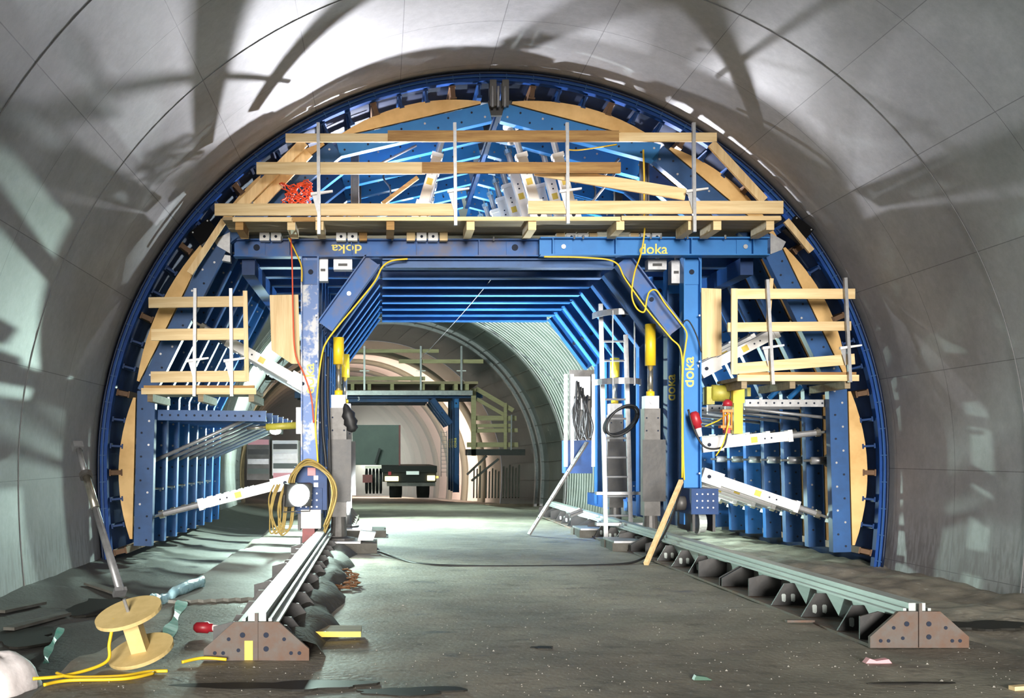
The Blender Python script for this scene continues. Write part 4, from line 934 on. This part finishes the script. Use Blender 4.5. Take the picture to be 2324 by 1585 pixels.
# red plugs
def plug(pos, ax, label, s=1.0, parent=None):
    pos = Vector(pos); t = thing('plug_socket', pos, label, 'plug', 'red power plugs')
    MB().lathe(pos, ax, [(0, 0.03*s), (0.03*s, 0.055*s), (0.15*s, 0.06*s), (0.16*s, 0.045*s), (0.2*s, 0.045*s)], 14).build('shell', 'red', t, True)
    MB().lathe(pos+Vector(ax).normalized()*0.2*s, ax, [(0, 0.035*s), (0.10*s, 0.022*s)], 12).build('grip', 'bag', t, True)
plug(P(1574, 935, 15.95), (0.25, -0.1, -1), 'red plug hanging on the right column by a yellow cable', 1.3)
plug(P(722, 1225, 15.2), (0.2, -0.2, -1), 'red plug at the foot of the left column near the rail', 1.1)
fq = P(440, 1428, 8.7); plug((fq.x, fq.y, 0.07), (1, -0.1, 0), 'red plug lying on the slab beside the cable reel', 0.8)
# yellow beam, winch and lantern in the right bay
yb = thing('yellow_post', P(1672, 985, 15.9), 'bright yellow square post hanging in the right bay', 'post')
rect('post_body', 1664, 872, 1690, 915, 15.9, 0.12, 'yellow', yb); rect('sleeve', 1666, 915, 1686, 985, 15.88, 0.14, 'yellow', yb); rect('cap', 1658, 868, 1678, 905, 16.0, 0.1, 'steel', yb)
wn = thing('chain_hoist', P(1640, 915, 16.15), 'olive yellow hoist body behind the yellow post', 'hoist')
q = P(1636, 893, 16.15); MB().lathe(q-Vector((0.16,0,0)), (1,0,0), [(0, 0.09), (0.02, 0.13), (0.30, 0.13), (0.32, 0.09)], 18).build('drum', 'olive', wn, True)
rect('gearbox', 1604, 878, 1622, 918, 16.1, 0.2, 'olive', wn); rect('hook_block', 1696, 880, 1704, 900, 16.1, 0.1, 'olive', wn)
ln = thing('warning_lantern', P(1650, 985, 15.8), 'red and orange caged warning lantern hung beside the yellow post', 'lantern')
q = P(1651, 922, 15.8); MB().lathe(q, (0,0,1), [(0, 0.075), (0.06, 0.07), (0.10, 0.03)], 14).build('dome', 'red', ln, True)
for x in (1642, 1651, 1660): MB().tube(P(x, 976, 15.77), P(x, 930, 15.77), 0.012, 6).build('cage_rod', 'orange', ln)
rect('upper_band', 1640, 930, 1664, 936, 15.75, 0.12, 'orange', ln); rect('lower_band', 1636, 966, 1662, 972, 15.75, 0.12, 'orange', ln); rect('core', 1645, 936, 1657, 966, 15.82, 0.05, 'galv', ln)
rect('base', 1644, 972, 1658, 984, 15.78, 0.08, 'red', ln)
for x in (1745, 1790): tag(MB().tube(P(x, 905, 16.8), P(x+28, 878, 16.8), 0.04, 10).build('blue_brace', 'blue_new', None, True), 'short blue tube brace under the right side platform, %s one' % ('inner' if x < 1760 else 'outer'), 'brace', 'blue braces below the right platform')
cable('yellow_cable', [P(1600,968,16.0), P(1630,955,15.9), P(1655,940,15.7), P(1650,975,15.7), P(1640,1010,15.75), P(1625,1035,15.8)], 0.010, 'yellow_cable', 'yellow cable tangle below the hoist in the right bay')
# hydraulic ram in the left bay
rm = thing('horizontal_ram', P(640, 970, 16.5), 'yellow hydraulic ram lying across the left bay by the column', 'hydraulic ram')
MB().tube(P(604, 970, 16.5), P(672, 966, 16.5), 0.055, 14).build('cylinder', 'olive', rm, True); MB().tube(P(560, 973, 16.5), P(604, 970, 16.5), 0.025, 10).build('rod', 'chrome', rm, True)
rect('mount', 672, 925, 684, 985, 16.4, 0.12, 'galv', rm)
tag(MB().lathe(P(793, 950, 16.35), (0.3, 0, -1), [(-0.24, 0.015), (-0.19, 0.05), (-0.12, 0.07), (-0.06, 0.11), (0.0, 0.09), (0.07, 0.115), (0.12, 0.08), (0.17, 0.095), (0.22, 0.03)], 11).build('hanging_jacket', 'black', None, True), 'black bundle hanging on the right side of the left jack', 'bundle')
# equipment around the lamp on the left column
db = thing('distribution_box', P(700, 1265, 15.75), 'pale speckled power distribution box on a red base at the left column', 'power box')
rect('case', 683, 1158, 728, 1200, 15.75, 0.2, 'white', db); rect('plinth', 686, 1200, 714, 1245, 15.77, 0.2, 'maroon', db); rect('upper_case', 668, 1060, 742, 1158, 15.95, 0.14, 'blue_dark', db)
for k in range(5): rect('socket', 712, 1080+16*k, 722, 1090+16*k, 15.93, 0.03, 'galv', db)
rect('red_switch', 698, 1062, 716, 1080, 15.92, 0.04, 'red', db)
for k in range(9):
    rr = random.Random(40+k); c = P(706+rr.uniform(-4, 4), 1110, 15.55+0.015*k); rx, rz = 0.34+rr.uniform(-0.04, 0.05), 0.40+rr.uniform(-0.05, 0.05)
    pts = [(c.x-rx*0.9, c.y, c.z-0.10), (c.x-rx*0.75, c.y, c.z+rz*0.55), (c.x-rx*0.1, c.y-0.02, c.z+rz), (c.x+rx*0.75, c.y-0.02, c.z+rz*0.55), (c.x+rx, c.y, c.z-0.05), (c.x+rx*0.85, c.y, c.z-rz*0.9), (c.x+rx*0.6, c.y, c.z-rz*1.5)]
    cable('yellow_cable', pts, 0.013, 'olive_cable', 'dusty yellow cable in the arched bundle over the glaring lamp', group='cables looped over the lamp box')
for k in range(8):
    rr = random.Random(70+k); x = 612+rr.uniform(0, 34)
    pts = [P(x+8, 1095+rr.uniform(0, 10), 15.6), P(x-4, 1130, 15.55), P(x-6+rr.uniform(-4, 4), 1170, 15.55), P(x+rr.uniform(-8, 14), 1205+rr.uniform(0, 10), 15.55), P(x+18, 1195, 15.55), P(x+24, 1150, 15.6)]
    cable('yellow_cable', pts, 0.011, 'olive_cable', 'dusty yellow cable hanging in loops left of the glaring lamp', group='cables hanging left of the lamp')
# ------------------------------------------------------------------ foreground: slab, reel, wrap, bag and scraps
M['slab'] = mat('broken_slab', (0.27, 0.265, 0.235), 0.7, 0, (0.17, 0.165, 0.145), 1.3, 0.9, 0.3, 16, coord='World')
poly = [(-1.24, 16.2)]+[(-1.24, 11.4)]
for i in range(14):
    x = -1.30-0.06*i; poly.append((x, 10.75-0.02*i+0.07*(i % 2)))
poly += [(-2.16, 10.6), (-2.15, 16.2)]
struct(MB().extr([(x, y, -0.02) for x, y in poly], (0, 0, 0.055)).build('floor_slab', 'slab'))
# cable reel
rq = P(306, 1480, 7.4); c = Vector((rq.x, 7.4, 0.25)); ax = Vector((-0.22, -0.30, 0.93)).normalized()
re = thing('cable_reel', (c.x, c.y, 0.0), 'tilted plywood cable reel with yellow cable on the slab', 'cable reel')
for s in (-1, 1): MB().lathe(c+ax*s*0.15-ax*0.013, ax, [(0, 0.235), (0.026, 0.235)], 36).build('flange_disc', 'reel', re)
MB().bar(c-ax*0.15, c+ax*0.15, 0.11, 0.11, (1,0,0)).build('core', 'reel', re)
MB().tube(c+ax*0.16, c+ax*0.26, 0.012, 8).build('axle', 'galv', re)
cable('yellow_cable', [(c.x-0.12, 7.3, 0.36), (c.x-0.14, 7.25, 0.2), (c.x-0.15, 7.2, 0.08), (c.x-0.35, 7.02, 0.03), (c.x-0.55, 6.9, 0.03)], 0.012, 'yellow_cable', 'yellow cable drooping from the reel to the ground')
cable('yellow_cable', [(c.x-0.45, 7.08, 0.03), (c.x-0.3, 6.95, 0.03), (c.x, 6.98, 0.03), (c.x+0.15, 7.12, 0.03), (c.x+0.28, 7.15, 0.03)], 0.012, 'yellow_cable', 'yellow cable lying in front of the reel')
cable('yellow_cable', [(c.x-0.42, 6.72, 0.03), (c.x-0.3, 6.85, 0.03), (c.x+0.05, 6.9, 0.03), (c.x+0.2, 7.08, 0.03)], 0.012, 'yellow_cable', 'lowest yellow cable strand ahead of the reel')
cable('yellow_cable', [(c.x+0.32, 7.45, 0.03), (c.x+0.45, 7.55, 0.04), (c.x+0.62, 7.55, 0.03)], 0.012, 'yellow_cable', 'yellow cable end between the reel and the left rail')
# plastic wrapped tube
wp = MB(); a = P(345, 1362, 10.3); b = P(460, 1310, 11.6); a.z = 0.05; b.z = 0.10; pts = curve_pts([a, a.lerp(b, 0.25)+Vector((0,0,-0.02)), a.lerp(b, 0.45)+Vector((0.02,0,0.02)), b], 8)
o = len(wp.v); n = 12
for i, p in enumerate(pts):
    r_ = 0.075+0.006*math.sin(i*1.1)+(0.03 if i < 4 else 0)-(0.012 if 6 < i < 11 else 0)
    for j in range(n):
        t = 2*math.pi*j/n; q = r_*(1+0.07*math.sin(3*j+i*0.9)); wp.v.append((p.x+q*math.cos(t)*0.5, p.y-q*math.cos(t)*0.6, p.z+q*math.sin(t)*0.8))
for i in range(len(pts)-1):
    for j in range(n): wp.f.append((o+i*n+j, o+i*n+(j+1) % n, o+(i+1)*n+(j+1) % n, o+(i+1)*n+j))
wp.f.append(tuple(range(n))); wp.f.append(tuple(range((len(pts)-1)*n, len(pts)*n)))
tag(wp.build('plastic_wrap', 'plastic_blue', None, True), 'crumpled pale blue plastic wrapped roll lying behind the reel', 'plastic')
def strip(name, pts, w, m, label, cat):
    vs = []; fs = []
    pts = curve_pts(pts, 6); k = len(pts)
    for i, p in enumerate(pts):
        u = (pts[min(i+1, k-1)]-pts[max(i-1, 0)]).normalized(); s = Vector((-u.y, u.x, 0)); s = s.normalized() if s.length > 1e-6 else Vector((1,0,0))
        ww = w*(0.8+0.4*math.sin(i*0.7)); lift = Vector((0,0,0.012+0.01*math.sin(i*1.3)))
        for t in (Vector((0,0,0)), Vector((0,0,0.006))): vs += [p-s*ww/2+lift+t, p+s*ww/2+t]
    for i in range(k-1):
        a = i*4; b = a+4; fs += [(a, b, b+1, a+1), (a+2, a+3, b+3, b+2), (a, a+2, b+2, b), (a+1, b+1, b+3, a+3)]
    fs += [(0, 1, 3, 2), ((k-1)*4, (k-1)*4+2, (k-1)*4+3, (k-1)*4+1)]
    return tag(MB().add(vs, fs).build(name, m), label, cat)
def G(px, py, lift=0.01):
    d = HC*F/(py-VY); v = P(px, py, d); v.z = 0
    for _ in range(8):
        z = fh(v.x, v.y); d = (HC-z)*F/(py-VY); v = P(px, py, d)
    return Vector((v.x, v.y, fh(v.x, v.y)+lift))
strip('plastic_tape', [G(415, 1368), G(402, 1400), G(385, 1440), G(378, 1475)], 0.10, 'teal_tape', 'pale green plastic tape lying right of the reel', 'tape')
strip('plastic_tape', [G(140, 1440, 0.05), G(125, 1465, 0.04), G(108, 1490, 0.03), G(105, 1515, 0.03)], 0.06, 'teal_tape', 'green plastic tape near the white sack', 'tape')
# white sack
bc = G(-20, 1572, 0.0); bg = MB(); rr = random.Random(9); n, k = 18, 9
for j in range(k):
    f = j/(k-1)
    for i in range(n):
        t = 2*math.pi*i/n; q = math.cos(f*math.pi/2)**0.6; w = 1+0.10*math.sin(5*t+3*f)+0.05*rr.random()
        bg.v.append((bc.x+0.31*q*w*math.cos(t), bc.y+0.05+0.30*q*w*math.sin(t), bc.z-0.02+0.30*math.sin(f*math.pi/2)*(1+0.06*math.sin(3*t))))
for j in range(k-1):
    for i in range(n): bg.f.append((j*n+i, j*n+(i+1) % n, (j+1)*n+(i+1) % n, (j+1)*n+i))
bg.f.append(tuple(range(n-1, -1, -1))); bg.f.append(tuple(range((k-1)*n, k*n)))
tag(bg.build('white_sack', 'bag', None, True), 'white sack slumped in the bottom left corner', 'sack')
# yellow plank behind the left rail end
a = G(700, 1455, 0.02); b = G(818, 1462, 0.02)
yp = thing('yellow_plank', (a+b)/2, 'weathered plank with a yellow painted edge right of the left rail end', 'plank')
MB().box((a.x, a.y-0.02, 0.02), (b.x, a.y+0.30, 0.062)).build('board', 'plank', yp); MB().box((a.x, a.y-0.026, 0.02), (b.x, a.y-0.02, 0.064)).build('painted_edge', 'yellow', yp)
# rusty chain
ch = thing('rusty_chain', G(780, 1325), 'heap of rusty chain on the floor beside the left rail', 'chain'); rr = random.Random(4)
for k in range(46):
    px = 752+rr.uniform(0, 58)+0.0; py = 1300+rr.uniform(0, 44); p = G(px, py, 0.02+rr.uniform(0, 0.03)); an = rr.uniform(0, 3.14); tl = rr.uniform(-0.5, 0.5)
    u = Vector((math.cos(an), math.sin(an), tl*0.4)).normalized(); v = u.cross(Vector((rr.uniform(-.6,.6), rr.uniform(-.6,.6), 1))).normalized()
    MB().path([p+u*0.05*math.cos(2*math.pi*i/10)+v*0.025*math.sin(2*math.pi*i/10) for i in range(11)], 0.009, 5).build('link', 'chainrust' if 'chainrust' in M else M.setdefault('chainrust', mat('chain_rust', (0.17, 0.075, 0.03), 0.8)), ch, True)
# puddles: thin sheets of dark water
def puddle(px, py, wx, wy, label, seed):
    c = G(px, py, 0); rr = random.Random(seed); n = 40; k1, k2, k3 = rr.uniform(0, 6), rr.uniform(0, 6), rr.uniform(0, 6); vs = []; zc = max(fh(c.x+wx*0.6*i, c.y+wy*0.6*j) for i in (-1,0,1) for j in (-1,0,1))+0.004
    ring_ = []
    for i in range(n):
        t = 2*math.pi*i/n; q = 1+0.28*math.sin(2*t+k1)+0.18*math.sin(3*t+k2)+0.10*math.sin(7*t+k3)
        ring_.append((c.x+wx*q*math.cos(t), c.y+wy*q*math.sin(t)))
    mb = MB().add([(x, y, zc-0.02) for x, y in ring_]+[(x, y, zc) for x, y in ring_], [tuple(range(n-1, -1, -1)), tuple(range(n, 2*n))]+[(i, (i+1) % n, n+(i+1) % n, n+i) for i in range(n)])
    tag(mb.build('puddle', 'wet'), label, 'puddle', None, 'stuff')
puddle(640, 1558, 0.50, 0.14, 'dark puddle in front of the left rail end', 1)
puddle(930, 1570, 0.34, 0.10, 'dark puddle on the floor at the bottom edge', 2)
puddle(2085, 1553, 0.24, 0.035, 'narrow dark puddle ahead of the right rail end', 3)
puddle(250, 1385, 0.50, 0.75, 'black puddle in the trench behind the reel', 4)
puddle(50, 1450, 0.36, 0.42, 'black puddle in the trench by the left wall', 5)
puddle(1230, 1471, 0.10, 0.04, 'small dark puddle in the middle of the floor', 6)
puddle(2215, 1420, 0.45, 0.30, 'dark wet hollow beside the right wall', 8)
# scraps
tag(MB().box(G(1815, 1415)-Vector((0.12,0.03,0.0)), G(1815, 1415)+Vector((0.12,0.03,0.02))).build('wood_scrap', 'rust'), 'small brown wood scrap beside the right rail', 'scrap')
tag(MB().bar(G(730, 1338), G(750, 1342), 0.03, 0.02).build('wood_scrap', 'timber'), 'small pale wood chip beside the chain', 'scrap')
tag(MB().bar(G(2296, 1567), G(2335, 1564), 0.05, 0.03).build('wood_scrap', 'timber'), 'wood end at the right edge of the floor', 'scrap')
tag(MB().prism([(G(1965,1508).x, 0.0), (G(2030,1508).x, 0.0), (G(2022,1508).x, 0.03), (G(1992,1508).x, 0.018), (G(1975,1508).x, 0.035)], G(1965,1508).y, G(1965,1508).y+0.06).build('pink_rag', 'pink'), 'scrap of pink rag on the floor ahead of the right rail', 'rag')
tag(MB().prism([(G(1575,1547).x, 0.0), (G(1616,1547).x, 0.0), (G(1604,1547).x, 0.02), (G(1580,1547).x, 0.03)], G(1575,1547).y, G(1575,1547).y+0.05).build('green_scrap', M.setdefault('dkgreen', mat('dark_green_scrap', (0.03, 0.10, 0.06), 0.5))), 'dark green scrap on the floor near the bottom', 'scrap')
gs = MB(); rr = random.Random(11)
for k in range(900):
    px, py = rr.uniform(120, 2300), 1290+290*rr.random()**0.8
    p = G(px, py, 0)
    if p.x < -2.0 or p.x > 5: continue
    s = rr.uniform(0.003, 0.009)*(1.6 if rr.random() < 0.06 else 1); an = rr.random()*6
    vs = [(p.x+s*1.2*math.cos(an), p.y+s*math.sin(an), p.z-0.002), (p.x-s*math.sin(an), p.y+s*math.cos(an), p.z-0.002), (p.x-s*1.1*math.cos(an), p.y-s*math.sin(an), p.z-0.002), (p.x+s*math.sin(an), p.y-s*math.cos(an), p.z-0.002), (p.x, p.y, p.z+s*0.8)]
    gs.add(vs, [(0,1,4), (1,2,4), (2,3,4), (3,0,4), (3,2,1,0)])
tag(gs.build('floor_grit', 'chip'), 'small pale stones and grit scattered over the floor', 'grit', None, 'stuff')
# dark boards in the trench and heaps in the far left bay
for i, (p, q) in enumerate((((0, 1395), (95, 1375)), ((20, 1435), (150, 1400)), ((200, 1330), (330, 1372)))):
    a, b = G(*p, 0.03), G(*q, 0.03); tag(MB().bar(a, b, 0.12, 0.03).build('trench_board', 'conc_block'), ('wet board at the left edge of the trench', 'second wet board in the trench', 'wet board sloping towards the slab behind the reel')[i], 'board')
for i, (x0, y0, x1, y1, m, lab) in enumerate(((560, 990, 612, 1090, 'steel', 'grey machine cabinet standing in the far left bay'), (618, 1000, 676, 1080, 'white', 'pale cabinet with shelves in the far left bay by the column'))):
    t = thing('machine_cabinet', P((x0+x1)/2, y1, 25.5), lab, 'cabinet', 'cabinets in the far left bay')
    rect('cabinet_body', x0, y0, x1, y1, 25.5, 0.6, m, t)
    for k in range(4): rect('shelf', x0+2, y0+8+22*k, x1-2, y0+20+22*k, 25.46, 0.05, ('pink', 'steel_dark', 'galv', 'tarp')[(k+i) % 4], t)
# clutter above the deck
slat('wooden_prop', (868, 462), (948, 402), 9, 16.9, 0.06, 'timber_old', 'brown wooden prop leaning behind the middle guard board', 'timber')
cy = thing('crown_cylinder', P(1160, 300, 16.6), 'stubby white hydraulic cylinder hanging right of the crown bracket', 'hydraulic ram')
q = P(1160, 292, 16.6)
for k in range(4): MB().tube(q+Vector((0, 0, 0.07*k)), q+Vector((0, 0, 0.07*k+0.045)), 0.13-0.015*k, 16).build('collar', 'white', cy, True)
MB().tube(q-Vector((0, 0, 0.25)), q+Vector((0, 0, 0.3)), 0.06, 12).build('stem', 'galv', cy, True)
for i, (a, b) in enumerate((((862, 372), (945, 330)), ((1372, 398), (1405, 360)), ((1335, 470), (1395, 395)), ((760, 350), (845, 318)))):
    tag(MB().tube(P(a[0], a[1], 16.8), P(b[0], b[1], 16.8), 0.02, 8).build('tie_rod', 'galv', None, True), ('left', 'right', 'lower right', 'far left')[i]+' thin steel tie rod above the upper deck', 'rod', 'tie rods above the deck')
for i, x in enumerate((1345, 1548, 880)):
    cable('black_cable', [P(x, 470, 17.2), P(x+6, 430, 17.2), P(x-10, 400, 17.3), P(x+14, 370, 17.4)], 0.016, 'black', ('black hose standing behind the middle guardrail post', 'black hose beside the right guardrail post', 'black hose beside the leaning wooden prop')[i], 'hose')
# lamps
lamp(P(680, 1125, 15.5), (2.6, 9.5, -0.2), 95, GREEN, 'glaring work lamp among yellow cables on the left front column', 0.34, spread=1.7)
lamp((0.1, 17.15, 5.2), (-0.2, 12, 9.5), 270, LILAC, 'work lamp on the left of the upper deck aimed forward at the crown', 0.12)
lamp((4.2, 17.15, 5.2), (5.0, 12, 9.5), 160, LILAC, 'work lamp on the right of the upper deck aimed forward at the vault', 0.12)
lamp((1.0, 23.2, 5.0), (1.7, 16, 6.6), 260, COOL, 'work lamp at the rear of the upper deck aimed at the front', 0.2)
lamp((-1.6, 23.0, 2.2), (-4.3, 19.5, 0.8), 450, GREEN, 'work lamp at the rear of the left bay', 0.2, spread=2.2)
lamp((-1.9, 19.0, 1.9), (-1.8, 17.6, 0), 190, GREEN, 'work lamp in the middle of the left bay aimed at the slab', 0.2, spread=2.2)
lamp((5.2, 23.0, 2.4), (7.3, 20.5, 0.6), 170, GREEN, 'work lamp at the rear of the right bay', 0.2, spread=2.2)
lamp((5.1, 19.2, 0.55), (7.2, 18.5, 0.4), 60, GREEN, 'work lamp low on the floor of the right bay', 0.2, spread=2.4)
lamp((3.6, 19.7, 0.45), (2.2, 20.2, 4.0), 900, COOL, 'work lamp on the floor left of the caged ladder aimed upwards', 0.2, spread=2.0)
lamp((-0.72, 19.0, 0.45), (3.6, 21.5, 3.3), 1100, COOL, 'work lamp on the floor at the left rear of the passage aimed upwards', 0.2, spread=1.5)
lamp((-1.05, 25.5, 3.6), (1.5, 23, 0), 600, GREEN, 'work lamp just behind the carriage lighting the wet floor', 0.2, spread=1.7)
lamp((-2.3, 31.5, 4.5), (6, 38, 5.5), 800, GREEN, 'added unseen lamp behind the carriage aimed at the right vault', 0.2, spread=2.2)  # added out of view to brighten the vault and its hoops
lamp((-1.0, 56, 1.5), (1.5, 62, 1.0), 2600, (1.0, 0.93, 0.8), 'far site lamp lighting the cream lining beyond the truck', 0.3, group=None)
lamp((-3.5, 34, 4.0), (1.5, 44, 2.0), 600, GREEN, 'added unseen lamp between the two carriages', 0.3, group=None)  # added out of view to light the haze before the far carriage
# thin dusty haze hanging behind the carriage
hm = bpy.data.materials.new('dust_haze'); hm.use_nodes = True; nt = hm.node_tree; nt.nodes.clear()
vo = nt.nodes.new('ShaderNodeOutputMaterial'); vs_ = nt.nodes.new('ShaderNodeVolumeScatter')
vs_.inputs['Color'].default_value = (0.80, 1.0, 0.95, 1); vs_.inputs['Density'].default_value = 0.05; vs_.inputs['Anisotropy'].default_value = 0.2
nt.links.new(vs_.outputs[0], vo.inputs['Volume'])
hp_ = [(x+offx(42.6), z+offz(42.6)) for x, z in (A(t, 5.9) for t in range(-102, 103, 6))]
tag(MB().prism(hp_, 40.9, 44.3).build('dust_haze', hm), 'thin dusty haze hanging in the tunnel behind the carriage', 'haze', None, 'stuff')
